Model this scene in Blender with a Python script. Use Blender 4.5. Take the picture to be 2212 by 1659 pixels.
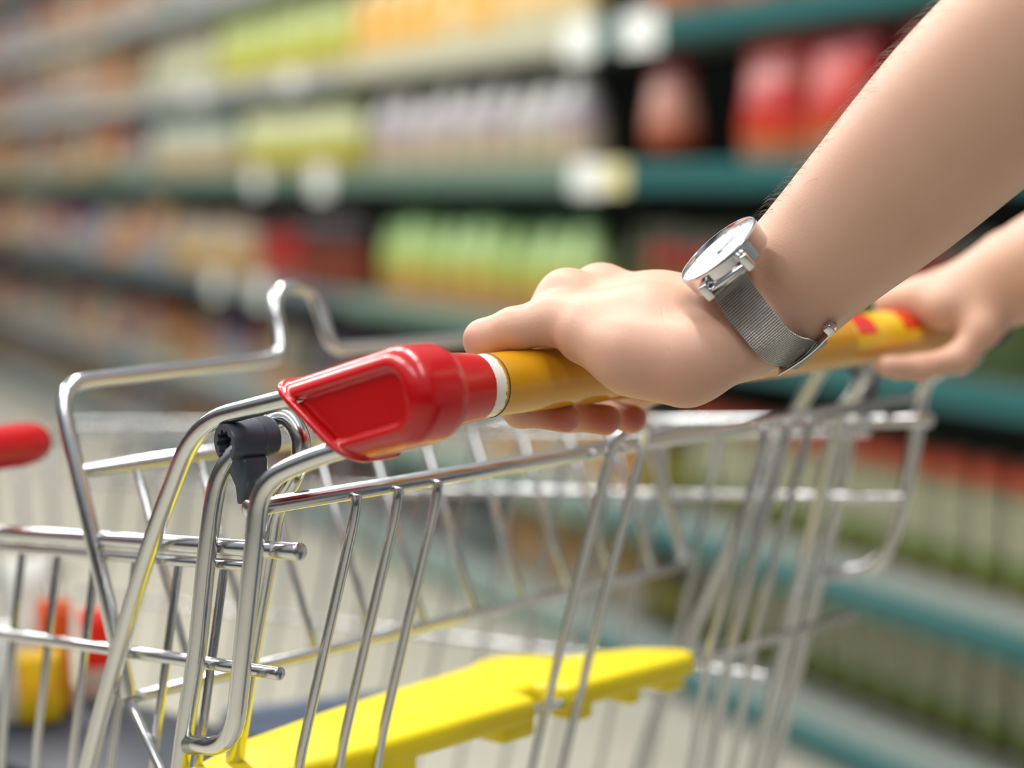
import bpy, bmesh, math, random
import numpy as np
from mathutils import Vector, Matrix

for o in list(bpy.data.objects): bpy.data.objects.remove(o)
scene = bpy.context.scene
COL = scene.collection
random.seed(7)
rng = np.random.RandomState(5)

# ------------------------------------------------------------------ camera
F = 4400.0; CX = 1106.0; CY = 829.5          # focal length in pixels of the 2212 wide frame
CAM_H = 1.09
PITCH = math.atan((829.5-374)/F); ROLL = math.atan(.0131)
fw = np.array([0, math.cos(PITCH), -math.sin(PITCH)])
_r0 = np.array([1., 0, 0]); _u0 = np.array([0, math.sin(PITCH), math.cos(PITCH)])
RT = _r0*math.cos(ROLL)-_u0*math.sin(ROLL)
UP = _u0*math.cos(ROLL)+_r0*math.sin(ROLL)
CAM = np.array([0, 0, CAM_H])
cam = bpy.data.cameras.new('camera'); camo = bpy.data.objects.new('camera', cam); COL.objects.link(camo)
camo.matrix_world = Matrix(((RT[0], UP[0], -fw[0], CAM[0]), (RT[1], UP[1], -fw[1], CAM[1]), (RT[2], UP[2], -fw[2], CAM[2]), (0, 0, 0, 1)))
cam.sensor_width = 36; cam.lens = F/2212*36
cam.clip_start = .05; cam.clip_end = 60
cam.dof.use_dof = True; cam.dof.focus_distance = .965; cam.dof.aperture_fstop = 3.1
scene.camera = camo

# ------------------------------------------------------------------ world, lamps, exposure
scene.view_settings.view_transform = 'Standard'; scene.view_settings.look = 'None'
scene.view_settings.exposure = 0.17; scene.view_settings.gamma = 1
scene.view_settings.use_curve_mapping = False
wd = bpy.data.worlds.new('store_surroundings'); scene.world = wd; wd.use_nodes = True
_nt = wd.node_tree; bg = _nt.nodes['Background']; bg.inputs[1].default_value = 1
_tc = _nt.nodes.new('ShaderNodeTexCoord'); _sp = _nt.nodes.new('ShaderNodeSeparateXYZ'); _cr = _nt.nodes.new('ShaderNodeValToRGB')
_nt.links.new(_tc.outputs['Generated'], _sp.inputs[0]); _nt.links.new(_sp.outputs[2], _cr.inputs[0]); _nt.links.new(_cr.outputs[0], bg.inputs[0])
_cr.color_ramp.elements[0].position = .0; _cr.color_ramp.elements[0].color = (.05, .05, .05, 1)          # goods and floor beyond the aisle
_cr.color_ramp.elements[1].position = .75; _cr.color_ramp.elements[1].color = (.42, .44, .47, 1)         # white ceiling
_e = _cr.color_ramp.elements.new(.22); _e.color = (.09, .092, .095, 1)
_e = _cr.color_ramp.elements.new(.34); _e.color = (.30, .32, .345, 1)

SH = np.array([-.415, .910, 0]); SH /= np.linalg.norm(SH)      # along the shelves (away from us)
SN = np.array([SH[1], -SH[0], 0])                              # into the shelves
SD = 2.014                                                     # distance of the shelf front from the camera
def S(s, n, h): return SH*s + SN*n + np.array([0, 0, h])
def area(name, loc, sx, sy, watts, rotz, col=(1, .985, .95)):
    l = bpy.data.lights.new(name, 'AREA'); l.shape = 'RECTANGLE'; l.size = sx; l.size_y = sy; l.energy = watts; l.color = col
    o = bpy.data.objects.new(name, l); COL.objects.link(o); o.location = loc; o.rotation_euler = (0, 0, rotz); return o
AISLE = math.atan2(SH[1], SH[0])
for row, n in enumerate((-1.0, .55)):
    for k in range(7):
        area('ceiling_tube_lamp', S(-.5+k*1.9, n, 3.1), 1.5, .16, 31 if k else 15, AISLE)

# ------------------------------------------------------------------ geometry helpers
def W(px, py, z): return CAM + z*(fw + RT*(px-CX)/F + UP*(CY-py)/F)
_t = math.radians(43)
CC = np.array([math.sin(_t), math.cos(_t), 0]); CD = np.array([-math.cos(_t), math.sin(_t), 0])   # cart: to the right / forward
ZZ = np.array([0, 0, 1.])
def K(c, d, h): return CC*c + CD*d + ZZ*h

MATS = {}
def mat(name, col, rough=.5, metal=0, **kw):
    if name in MATS: return MATS[name]
    m = bpy.data.materials.new(name); m.use_nodes = True
    nt = m.node_tree; b = nt.nodes['Principled BSDF']
    b.inputs['Base Color'].default_value = (*col, 1); b.inputs['Roughness'].default_value = rough; b.inputs['Metallic'].default_value = metal
    for k, v in kw.items():
        if k in ('var', 'bump', 'scale'): continue
        b.inputs[k].default_value = v
    sc_ = kw.get('scale', 60); var = kw.get('var', 0); bump = kw.get('bump', 0)
    if var or bump:
        tc = nt.nodes.new('ShaderNodeTexCoord'); n = nt.nodes.new('ShaderNodeTexNoise')
        n.inputs['Scale'].default_value = sc_; n.inputs['Detail'].default_value = 4
        nt.links.new(tc.outputs['Object'], n.inputs['Vector'])
        if var:
            mx = nt.nodes.new('ShaderNodeMixRGB'); mx.inputs[1].default_value = (*[c*(1-var) for c in col], 1); mx.inputs[2].default_value = (*[min(1, c*(1+var)) for c in col], 1)
            nt.links.new(n.outputs['Fac'], mx.inputs[0]); nt.links.new(mx.outputs[0], b.inputs['Base Color'])
        if bump:
            bp = nt.nodes.new('ShaderNodeBump'); bp.inputs['Strength'].default_value = bump; bp.inputs['Distance'].default_value = .001
            nt.links.new(n.outputs['Fac'], bp.inputs['Height']); nt.links.new(bp.outputs[0], b.inputs['Normal'])
    MATS[name] = m; return m

def mesh_obj(name, V, Fs, mats, parent=None, smooth=True, mi=None, origin=None):
    V = np.asarray(V, float)
    if origin is None:
        if parent is not None: origin = np.array(parent['_o'])
        else:
            origin = np.array([(V[:, 0].min()+V[:, 0].max())/2, (V[:, 1].min()+V[:, 1].max())/2, V[:, 2].min()])
    me = bpy.data.meshes.new(name)
    me.from_pydata((V-origin).tolist(), [], [tuple(f) for f in Fs])
    if not isinstance(mats, (list, tuple)): mats = [mats]
    for m in mats: me.materials.append(m)
    if mi is not None: me.polygons.foreach_set('material_index', np.asarray(mi, 'i'))
    me.polygons.foreach_set('use_smooth', np.full(len(me.polygons), smooth))
    me.update()
    o = bpy.data.objects.new(name, me); COL.objects.link(o)
    if parent is None: o.location = origin
    else:
        o.parent = parent; o.location = origin-np.array(parent['_o'])
    o['_o'] = list(map(float, origin))
    return o
def empty(name, loc):
    o = bpy.data.objects.new(name, None); COL.objects.link(o); o.location = loc; o['_o'] = list(map(float, loc)); o.empty_display_size = .05; return o
def tag(o, label=None, cat=None, group=None, kind=None):
    if label: o['label'] = label
    if cat: o['category'] = cat
    if group: o['group'] = group
    if kind: o['kind'] = kind
    return o
def autosharp(o, deg=40):
    for p in o.data.polygons: p.use_smooth = True
    a = math.radians(deg); bm = bmesh.new(); bm.from_mesh(o.data)
    for e in bm.edges:
        if len(e.link_faces) == 2 and e.calc_face_angle(0) > a: e.smooth = False
    bm.to_mesh(o.data); bm.free()

def fillet(pts, r, n=8):
    pts = [np.asarray(p, float) for p in pts]; out = [pts[0]]
    for i in range(1, len(pts)-1):
        a, b, c = pts[i-1], pts[i], pts[i+1]
        ri = r[i-1] if isinstance(r, (list, tuple)) else r
        la, lc = np.linalg.norm(a-b), np.linalg.norm(c-b); q = min(ri, la*.48, lc*.48)
        p0 = b+(a-b)/la*q; p1 = b+(c-b)/lc*q
        for k in range(n+1):
            t = k/n; out.append((1-t)**2*p0+2*t*(1-t)*b+t*t*p1)
    out.append(pts[-1]); return np.array(out)
def catmull(pts, n=8):
    P = [np.asarray(p, float) for p in pts]; P = [2*P[0]-P[1]]+P+[2*P[-1]-P[-2]]; out = []
    for i in range(1, len(P)-2):
        for k in range(n):
            t = k/n; a, b, c, d = P[i-1:i+3]
            out.append(.5*(2*b+(c-a)*t+(2*a-5*b+4*c-d)*t*t+(3*b-a-3*c+d)*t**3))
    out.append(P[-2]); return np.array(out)
def tube_vf(path, r, seg=14, cap=True, bevel=True):
    path = np.asarray(path, float)
    if bevel:   # slightly rounded cut ends
        d0 = path[1]-path[0]; d0 /= np.linalg.norm(d0); d1 = path[-1]-path[-2]; d1 /= np.linalg.norm(d1)
        rr = r if np.isscalar(r) else r[0]; bv = rr*.18
        path = np.vstack([path[0], path[0]+d0*bv, path[1:-1], path[-1]-d1*bv, path[-1]])
        R_ = np.full(len(path), r, float) if np.isscalar(r) else np.concatenate([[r[0]], r, [r[-1]]])
        R_[0] -= bv; R_[-1] -= bv
    else: R_ = np.full(len(path), r, float) if np.isscalar(r) else np.asarray(r, float)
    n = len(path); T = np.gradient(path, axis=0); T /= np.linalg.norm(T, axis=1)[:, None]
    u = np.cross(T[0], [0.3, 0.2, 1.]); u /= np.linalg.norm(u); V = []
    for i in range(n):
        u = u-T[i]*(u@T[i]); u /= np.linalg.norm(u); w = np.cross(T[i], u)
        a = np.arange(seg)*2*math.pi/seg
        V.append(path[i]+R_[i]*(np.cos(a)[:, None]*u+np.sin(a)[:, None]*w))
    V = np.vstack(V); Fs = []
    for i in range(n-1):
        for k in range(seg):
            k2 = (k+1) % seg; Fs.append((i*seg+k, i*seg+k2, (i+1)*seg+k2, (i+1)*seg+k))
    if cap:
        Fs.append(tuple(range(seg-1, -1, -1))); Fs.append(tuple((n-1)*seg+k for k in range(seg)))
    return V, Fs
def merge(parts):
    V = []; Fs = []; o = 0
    for v, f in parts:
        V.append(v); Fs += [tuple(i+o for i in ff) for ff in f]; o += len(v)
    return np.vstack(V), Fs
def rod(name, paths, r, m, parent, seg=12, label=None):
    if not isinstance(paths, list) or np.ndim(paths[0]) == 1: paths = [np.array(paths)]
    V, Fs = merge([tube_vf(p, r, seg) for p in paths])
    o = mesh_obj(name, V, Fs, m, parent); autosharp(o, 50)
    if label: o['label'] = label
    return o
def box_vf(o, ax, ay, az):
    """box from corner o with edge vectors"""
    o, ax, ay, az = map(lambda q: np.asarray(q, float), (o, ax, ay, az))
    V = np.array([o+i*ax+j*ay+k*az for k in (0, 1) for j in (0, 1) for i in (0, 1)])
    Fs = [(0, 2, 3, 1), (4, 5, 7, 6), (0, 1, 5, 4), (2, 6, 7, 3), (1, 3, 7, 5), (0, 4, 6, 2)]
    if np.dot(np.cross(ax, ay), az) < 0: Fs = [f[::-1] for f in Fs]
    return V, Fs
def bevel(o, w, seg=3):
    bm = bmesh.new(); bm.from_mesh(o.data)
    bmesh.ops.bevel(bm, geom=[e for e in bm.edges if len(e.link_faces) == 2 and e.calc_face_angle(0) > .5], offset=w, segments=seg, profile=.5, affect='EDGES', clamp_overlap=True)
    for f in bm.faces: f.smooth = True
    bm.to_mesh(o.data); bm.free(); return o
def lathe_vf(prof, seg=24, axis=(0, 0, 1), org=(0, 0, 0)):
    """prof: list of (r, t) along axis"""
    ax = np.asarray(axis, float); ax /= np.linalg.norm(ax)
    u = np.cross(ax, [.31, .2, .9] if abs(ax[2]) < .9 else [1., 0, 0]); u /= np.linalg.norm(u); w = np.cross(ax, u)
    a = np.arange(seg)*2*math.pi/seg; V = []; Fs = []
    for r, t in prof: V.append(np.asarray(org)+ax*t+r*(np.cos(a)[:, None]*u+np.sin(a)[:, None]*w))
    n = len(prof)
    for i in range(n-1):
        for k in range(seg):
            k2 = (k+1) % seg; Fs.append((i*seg+k, i*seg+k2, (i+1)*seg+k2, (i+1)*seg+k))
    Fs.append(tuple(range(seg-1, -1, -1))); Fs.append(tuple((n-1)*seg+k for k in range(seg)))
    return np.vstack(V), Fs

# ------------------------------------------------------------------ implicit surfaces (smooth unions meshed by surface nets)
def smin(a, b, k):
    h = np.maximum(k-np.abs(a-b), 0)/k; return np.minimum(a, b)-h*h*k*.25
def cone(P, a, b, ra, rb):
    """round cone distance (approximate)"""
    a = np.asarray(a, np.float32); b = np.asarray(b, np.float32); ba = b-a
    pa = P-a; t = np.clip((pa@ba)/max(float(ba@ba), 1e-12), 0, 1)
    return np.linalg.norm(pa-t[..., None]*ba, axis=-1)-(ra+(rb-ra)*t)
def grid(lo, hi, h):
    ax = [np.arange(lo[i], hi[i]+h, h, dtype=np.float32) for i in range(3)]
    return ax
def surface_nets(fn, lo, hi, h):
    ax = grid(lo, hi, h); nx, ny, nz = map(len, ax)
    D = np.empty((nx, ny, nz), np.float32)
    Y, Z = np.meshgrid(ax[1], ax[2], indexing='ij')
    st = 24
    for i in range(0, nx, st):
        xs = ax[0][i:i+st]; P = np.empty((len(xs), ny, nz, 3), np.float32)
        P[..., 0] = xs[:, None, None]; P[..., 1] = Y; P[..., 2] = Z
        D[i:i+st] = fn(P)
    s = D < 0
    cells = np.zeros((nx-1, ny-1, nz-1), int); cs = {}
    for i in (0, 1):
        for j in (0, 1):
            for k in (0, 1):
                cells += s[i:nx-1+i, j:ny-1+j, k:nz-1+k]
    act = (cells > 0) & (cells < 8); idx = -np.ones(act.shape, int); I = np.argwhere(act); idx[act] = np.arange(len(I))
    acc = np.zeros((len(I), 3)); cnt = np.zeros(len(I))
    for axn in range(3):
        o2 = [q for q in range(3) if q != axn]
        for a in (0, 1):
            for b in (0, 1):
                off = [0, 0, 0]; off[o2[0]] = a; off[o2[1]] = b
                q = I+off; q2 = q.copy(); q2[:, axn] += 1
                d0 = D[q[:, 0], q[:, 1], q[:, 2]]; d1 = D[q2[:, 0], q2[:, 1], q2[:, 2]]
                m = (d0 < 0) != (d1 < 0); t = np.where(m, d0/(d0-d1+1e-20), 0)
                pos = q.astype(float); pos[:, axn] += t
                acc[m] += pos[m]; cnt[m] += 1
    V = acc/cnt[:, None]*h+np.array([ax[0][0], ax[1][0], ax[2][0]])
    Fs = []
    for axn in range(3):
        o2 = [q for q in range(3) if q != axn]
        sl0 = [slice(None)]*3; sl1 = [slice(None)]*3; sl0[axn] = slice(0, -1); sl1[axn] = slice(1, None)
        ch = s[tuple(sl0)] != s[tuple(sl1)]
        E_ = np.argwhere(ch); ok = (E_[:, o2[0]] > 0) & (E_[:, o2[1]] > 0) & (E_[:, o2[0]] < act.shape[o2[0]]) & (E_[:, o2[1]] < act.shape[o2[1]]); E_ = E_[ok]
        ins = s[E_[:, 0], E_[:, 1], E_[:, 2]]
        q = []
        for a, b in ((1, 1), (0, 1), (0, 0), (1, 0)):
            e = E_.copy(); e[:, o2[0]] -= a; e[:, o2[1]] -= b; q.append(idx[e[:, 0], e[:, 1], e[:, 2]])
        q = np.array(q).T
        flip = ins if axn != 1 else ~ins
        q[~flip] = q[~flip][:, ::-1]
        Fs.append(q)
    Fs = np.vstack(Fs); return V, Fs
def relax(V, Fs, it=3, lam=.5):
    e = np.vstack([Fs[:, [0, 1]], Fs[:, [1, 2]], Fs[:, [2, 3]], Fs[:, [3, 0]]])
    for k in range(it*2):
        l = lam if k % 2 == 0 else -lam*1.03
        A = np.zeros_like(V); n = np.zeros(len(V))
        for a, b in ((0, 1), (1, 0)):
            np.add.at(A, e[:, a], V[e[:, b]]); np.add.at(n, e[:, a], 1)
        V = V+l*(A/n[:, None]-V)
    return V

# ------------------------------------------------------------------ materials
def zinc(name='zinc_plated_steel', rough=.16):
    m = mat(name, (.66, .665, .66), rough, 1)
    nt = m.node_tree; b = nt.nodes['Principled BSDF']; tc = nt.nodes.new('ShaderNodeTexCoord')
    n = nt.nodes.new('ShaderNodeTexNoise'); n.inputs['Scale'].default_value = 140; n.inputs['Detail'].default_value = 5
    nt.links.new(tc.outputs['Object'], n.inputs['Vector'])
    mr = nt.nodes.new('ShaderNodeMapRange'); mr.inputs[3].default_value = rough-.05; mr.inputs[4].default_value = rough+.12
    nt.links.new(n.outputs['Fac'], mr.inputs[0]); nt.links.new(mr.outputs[0], b.inputs['Roughness'])
    bp = nt.nodes.new('ShaderNodeBump'); bp.inputs['Strength'].default_value = .08; bp.inputs['Distance'].default_value = .0006
    nt.links.new(n.outputs['Fac'], bp.inputs['Height']); nt.links.new(bp.outputs[0], b.inputs['Normal']); return m
ZN = zinc()
RED = mat('red_moulded_plastic', (.56, .0015, .004), .24, 0, bump=.03, scale=300)
RED.node_tree.nodes['Principled BSDF'].inputs['Coat Weight'].default_value = .3
GREYP = mat('grey_plastic', (.055, .065, .085), .33, 0, bump=.05, scale=400)
YEL = mat('yellow_plastic', (.93, .74, .0), .42, 0, bump=.05, scale=200)
YEL.node_tree.nodes['Principled BSDF'].inputs['Coat Weight'].default_value = .1

def handle_material():
    """ochre sleeve with a white painted band at its end, worn at the edges, and a red/yellow print between the hands"""
    m = bpy.data.materials.new('ochre_handle_sleeve'); m.use_nodes = True; nt = m.node_tree; L = nt.links
    b = nt.nodes['Principled BSDF']; b.inputs['Roughness'].default_value = .2; b.inputs['Coat Weight'].default_value = .35
    tc = nt.nodes.new('ShaderNodeTexCoord'); sp = nt.nodes.new('ShaderNodeSeparateXYZ')
    mp = nt.nodes.new('ShaderNodeVectorRotate'); mp.rotation_type = 'Z_AXIS'; mp.inputs['Angle'].default_value = -math.atan2(CC[1], CC[0])
    L.new(tc.outputs['Object'], mp.inputs['Vector']); L.new(mp.outputs[0], sp.inputs[0])
    nz = nt.nodes.new('ShaderNodeTexNoise'); nz.inputs['Scale'].default_value = 260; nz.inputs['Detail'].default_value = 6; L.new(tc.outputs['Object'], nz.inputs['Vector'])
    def math_(op, a, bb=None, cc=None):
        n = nt.nodes.new('ShaderNodeMath'); n.operation = op
        for i, v in enumerate((a, bb, cc)):
            if v is None: continue
            if isinstance(v, (int, float)): n.inputs[i].default_value = v
            else: L.new(v, n.inputs[i])
        return n.outputs[0]
    def mix(f, a, c):
        n = nt.nodes.new('ShaderNodeMixRGB')
        L.new(f, n.inputs[0])
        for i, v in ((1, a), (2, c)):
            if isinstance(v, tuple): n.inputs[i].default_value = (*v, 1)
            else: L.new(v, n.inputs[i])
        return n.outputs[0]
    x = sp.outputs[0]                       # metres along the handle from its left end
    xn = math_('MULTIPLY_ADD', nz.outputs['Fac'], .0055, x)
    white = math_('MULTIPLY', math_('LESS_THAN', xn, HB_WHITE+.0018), math_('GREATER_THAN', xn, HB_WHITE-.0072))
    fine = nt.nodes.new('ShaderNodeTexNoise'); fine.inputs['Scale'].default_value = 40; L.new(tc.outputs['Object'], fine.inputs['Vector'])
    base = mix(fine.outputs['Fac'], (.60, .27, .003), (.70, .34, .005))
    seam = math_('MULTIPLY', math_('LESS_THAN', x, HB_WHITE+.0004), math_('GREATER_THAN', x, HB_WHITE+.0001))
    col = mix(white, base, (.86, .85, .78))
    col = mix(seam, col, (.08, .045, .01))
    # print: bright yellow disc with red shapes either side
    for cx_, w_, rgb in ((HB_LOGO-.008, .034, (.9, .55, .0)), (HB_LOGO-.030, .010, (.75, .02, .01)), (HB_LOGO+.018, .009, (.72, .06, .01))):
        k = math_('LESS_THAN', math_('ABSOLUTE', math_('SUBTRACT', x, cx_)), w_)
        k2 = math_('GREATER_THAN', sp.outputs[2], .0045 if w_ < .02 else -.003)
        col = mix(math_('MULTIPLY', k, k2), col, rgb)
    L.new(col, b.inputs['Base Color']); return m
def skin_material(folds=(), origin=np.zeros(3)):
    m = bpy.data.materials.new('skin'); m.use_nodes = True; nt = m.node_tree; L = nt.links; b = nt.nodes['Principled BSDF']
    tc = nt.nodes.new('ShaderNodeTexCoord')
    n1 = nt.nodes.new('ShaderNodeTexNoise'); n1.inputs['Scale'].default_value = 22; n1.inputs['Detail'].default_value = 3; L.new(tc.outputs['Object'], n1.inputs['Vector'])
    mx = nt.nodes.new('ShaderNodeMixRGB'); mx.inputs[1].default_value = (.65, .37, .255, 1); mx.inputs[2].default_value = (.74, .47, .34, 1)
    L.new(n1.outputs['Fac'], mx.inputs[0])
    at = nt.nodes.new('ShaderNodeAttribute'); at.attribute_name = 'flush_shade'      # pinker knuckles and fingertips, with the fingertips' shade under the bar painted in
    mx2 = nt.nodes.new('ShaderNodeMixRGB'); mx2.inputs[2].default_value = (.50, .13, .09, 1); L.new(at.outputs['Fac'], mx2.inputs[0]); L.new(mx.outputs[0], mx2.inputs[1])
    n3 = nt.nodes.new('ShaderNodeTexNoise'); n3.inputs['Scale'].default_value = 420; n3.inputs['Detail'].default_value = 2; L.new(tc.outputs['Object'], n3.inputs['Vector'])
    L.new(mx2.outputs[0], b.inputs['Base Color'])
    b.inputs['Roughness'].default_value = .5
    b.inputs['Subsurface Weight'].default_value = .25; b.inputs['Subsurface Radius'].default_value = (1, .35, .2); b.inputs['Subsurface Scale'].default_value = .006
    v = nt.nodes.new('ShaderNodeTexVoronoi'); v.inputs['Scale'].default_value = 900
    mp = nt.nodes.new('ShaderNodeMapping'); mp.inputs['Scale'].default_value = (1, .45, 1); L.new(tc.outputs['Object'], mp.inputs[0]); L.new(mp.outputs[0], v.inputs['Vector'])
    ad = nt.nodes.new('ShaderNodeMath'); ad.operation = 'MULTIPLY_ADD'; ad.inputs[1].default_value = .5; L.new(v.outputs['Distance'], ad.inputs[0]); L.new(n3.outputs['Fac'], ad.inputs[2])
    bp = nt.nodes.new('ShaderNodeBump'); bp.inputs['Strength'].default_value = .16; bp.inputs['Distance'].default_value = .0004
    # thin skin folds at the wrist and the base of the little finger
    hgt = ad.outputs[0]; pos = tc.outputs['Object']
    def vm(op, a, c=None):
        n = nt.nodes.new('ShaderNodeVectorMath'); n.operation = op
        for i, v_ in enumerate((a, c)):
            if v_ is None: continue
            if isinstance(v_, tuple): n.inputs[i].default_value = v_
            else: L.new(v_, n.inputs[i])
        return n
    def mt(op, a, c=None, d_=None, clamp=False):
        n = nt.nodes.new('ShaderNodeMath'); n.operation = op; n.use_clamp = clamp
        for i, v_ in enumerate((a, c, d_)):
            if v_ is None: continue
            if isinstance(v_, (int, float)): n.inputs[i].default_value = v_
            else: L.new(v_, n.inputs[i])
        return n.outputs[0]
    wob = vm('SCALE', n1.outputs['Color']); wob.inputs['Scale'].default_value = .0016; p_ = vm('ADD', pos, wob.outputs[0]).outputs[0]
    for a_, c_, w_, st_ in folds:
        a_ = np.array(a_)-origin; c_ = np.array(c_)-origin; ba = c_-a_
        pa = vm('SUBTRACT', p_, tuple(a_+.0008)).outputs[0]
        t_ = mt('DIVIDE', vm('DOT_PRODUCT', pa, tuple(ba)).outputs['Value'], float(ba@ba), None, True)
        sc2 = vm('SCALE', tuple(ba)); L.new(t_, sc2.inputs['Scale'])
        dist = vm('LENGTH', vm('SUBTRACT', pa, sc2.outputs[0]).outputs[0]).outputs['Value']
        g = mt('SUBTRACT', 1.0, mt('DIVIDE', dist, w_), None, True)
        hgt = mt('MULTIPLY_ADD', g, -st_, hgt)
    L.new(hgt, bp.inputs['Height']); L.new(bp.outputs[0], b.inputs['Normal'])
    return m

# ------------------------------------------------------------------ the setting
def floor_():
    V = np.array([S(-4, -5, 0), S(14, -5, 0), S(14, SD+.6, 0), S(-4, SD+.6, 0)])
    m = bpy.data.materials.new('floor_tiles'); m.use_nodes = True; nt = m.node_tree; L = nt.links; b = nt.nodes['Principled BSDF']
    tc = nt.nodes.new('ShaderNodeTexCoord'); mp = nt.nodes.new('ShaderNodeMapping'); mp.inputs['Rotation'].default_value[2] = -AISLE
    br = nt.nodes.new('ShaderNodeTexBrick'); br.offset = 0; br.inputs['Scale'].default_value = 1; br.inputs['Brick Width'].default_value = .6; br.inputs['Row Height'].default_value = .6
    br.inputs['Mortar Size'].default_value = .004; br.inputs['Color1'].default_value = (.50, .47, .385, 1); br.inputs['Color2'].default_value = (.53, .50, .41, 1); br.inputs['Mortar'].default_value = (.36, .34, .28, 1)
    L.new(tc.outputs['Object'], mp.inputs[0]); L.new(mp.outputs[0], br.inputs['Vector']); L.new(br.outputs['Color'], b.inputs['Base Color'])
    n = nt.nodes.new('ShaderNodeTexNoise'); n.inputs['Scale'].default_value = 3; L.new(tc.outputs['Object'], n.inputs['Vector'])
    mr = nt.nodes.new('ShaderNodeMapRange'); mr.inputs[3].default_value = .22; mr.inputs[4].default_value = .36; L.new(n.outputs['Fac'], mr.inputs[0]); L.new(mr.outputs[0], b.inputs['Roughness'])
    tag(mesh_obj('floor', V, [(0, 1, 2, 3)], m, smooth=False), kind='structure')
floor_()
wm = mat('painted_wall', (.42, .42, .40), .7, 0, var=.05, scale=4)
v, f = box_vf(S(-4, SD+.56, 0), SH*18, SN*.06, ZZ*3.4); tag(mesh_obj('wall_back', v, f, wm, smooth=False), kind='structure')

# ------------------------------------------------------------------ supermarket shelving
TEAL = mat('teal_enamel_shelf_edge', (.0, .10, .102), .42, 0, var=.08, scale=8)
LIPG = mat('grey_green_shelf_edge', (.12, .21, .165), .4, 0, var=.08, scale=8)
LIPC = mat('cream_price_rail', (.50, .50, .38), .4, 0, var=.06, scale=8)
LIPD = mat('dark_slate_shelf_edge', (.07, .11, .125), .4, 0, var=.1, scale=8)
LIPW = mat('pale_grey_price_rail', (.42, .44, .42), .4, 0, var=.06, scale=8)
BOARD = mat('shelf_board_enamel', (.36, .40, .37), .35, 0, var=.05, scale=6)
BACKP = mat('dark_back_panel', (.02, .028, .03), .6, 0, var=.2, scale=5)
POSTM = mat('dark_upright_enamel', (.015, .022, .03), .4, 0, var=.1, scale=20)
def s_of(px, n=SD):
    r = fw + RT*(px-CX)/F; t = n/(r@SN); return float((t*r)@SH)
LEV = dict(F=.055, E=.345, D=.73, C=1.085, B=1.385, A=1.695, T=2.0)
DEPTH = dict(F=.0, E=.0, D=.0, C=0.0, B=.0, A=0., T=0.)
BAYS = [(2560, 1262), (1262, 752), (752, 300), (300, 40), (40, -180)]
SET = {'F': .15, 'E': .13, 'D': .05, 'C': .035, 'B': .035, 'A': .03, 'T': .03}
def shelving():
    names = {0: 'nearest', 1: 'second', 2: 'third', 3: 'fourth', 4: 'farthest'}
    for bi, (p0, p1) in enumerate(BAYS):
        s0, s1 = s_of(p0)+.002, s_of(p1)-.002
        root = empty('shelving_unit', S((s0+s1)/2, SD+.25, 0))
        tag(root, ['teal edged shelving bay nearest the camera, holding red capped jars', 'shelving bay with cream and grey edges, holding white lilac and green bottles', 'shelving bay holding the yellow green bottles and dark maroon bottles',
                   'distant shelving bay of mixed brown and orange goods', 'farthest shelving bay at the left edge'][bi], 'shelf', 'shelving bays along the aisle')
        v, f = box_vf(S(s0, SD+.47, 0), SH*(s1-s0), SN*.02, ZZ*2.3); mesh_obj('back_panel', v, f, BACKP, root, smooth=False)
        for sx in (s0, s1-.03):
            v, f = box_vf(S(sx, SD+.44, 0), SH*.03, SN*.03, ZZ*2.32); mesh_obj('upright', v, f, POSTM, root, smooth=False)
        for lv, h in LEV.items():
            v, f = box_vf(S(s0+.002, SD+.012, h-.012), SH*(s1-s0-.004), SN*.45, ZZ*.02)
            bd = mesh_obj('shelf_board', v, f, BOARD, root, smooth=False)
            if bi == 0: lm = TEAL
            elif bi == 1: lm = {'B': LIPC, 'C': LIPG, 'D': LIPG, 'A': LIPC}.get(lv, LIPG)
            elif bi == 2: lm = {'B': LIPW, 'C': LIPG, 'D': LIPD, 'A': LIPW}.get(lv, LIPD)
            else: lm = {'A': LIPW, 'B': LIPW, 'C': LIPG}.get(lv, LIPD)
            prof = [(.0, -.034), (-.008, -.030), (-.012, -.01), (-.012, .014), (-.004, .022), (.012, .022), (.012, -.034)]
            P = np.array([S(s, SD+a, h+b) for s in (s0+.003, s1-.003) for a, b in prof]); n = len(prof)
            Fs = [tuple(range(n)), tuple(range(2*n-1, n-1, -1))]+[(k, n+k, n+(k+1) % n, (k+1) % n) for k in range(n)]
            mesh_obj('shelf_edge', P, Fs, lm, root, smooth=False)
        v, f = box_vf(S(s0, SD+.03, 0), SH*(s1-s0), SN*.4, ZZ*.043); mesh_obj('plinth', v, f, POSTM, root, smooth=False)
shelving()

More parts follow.
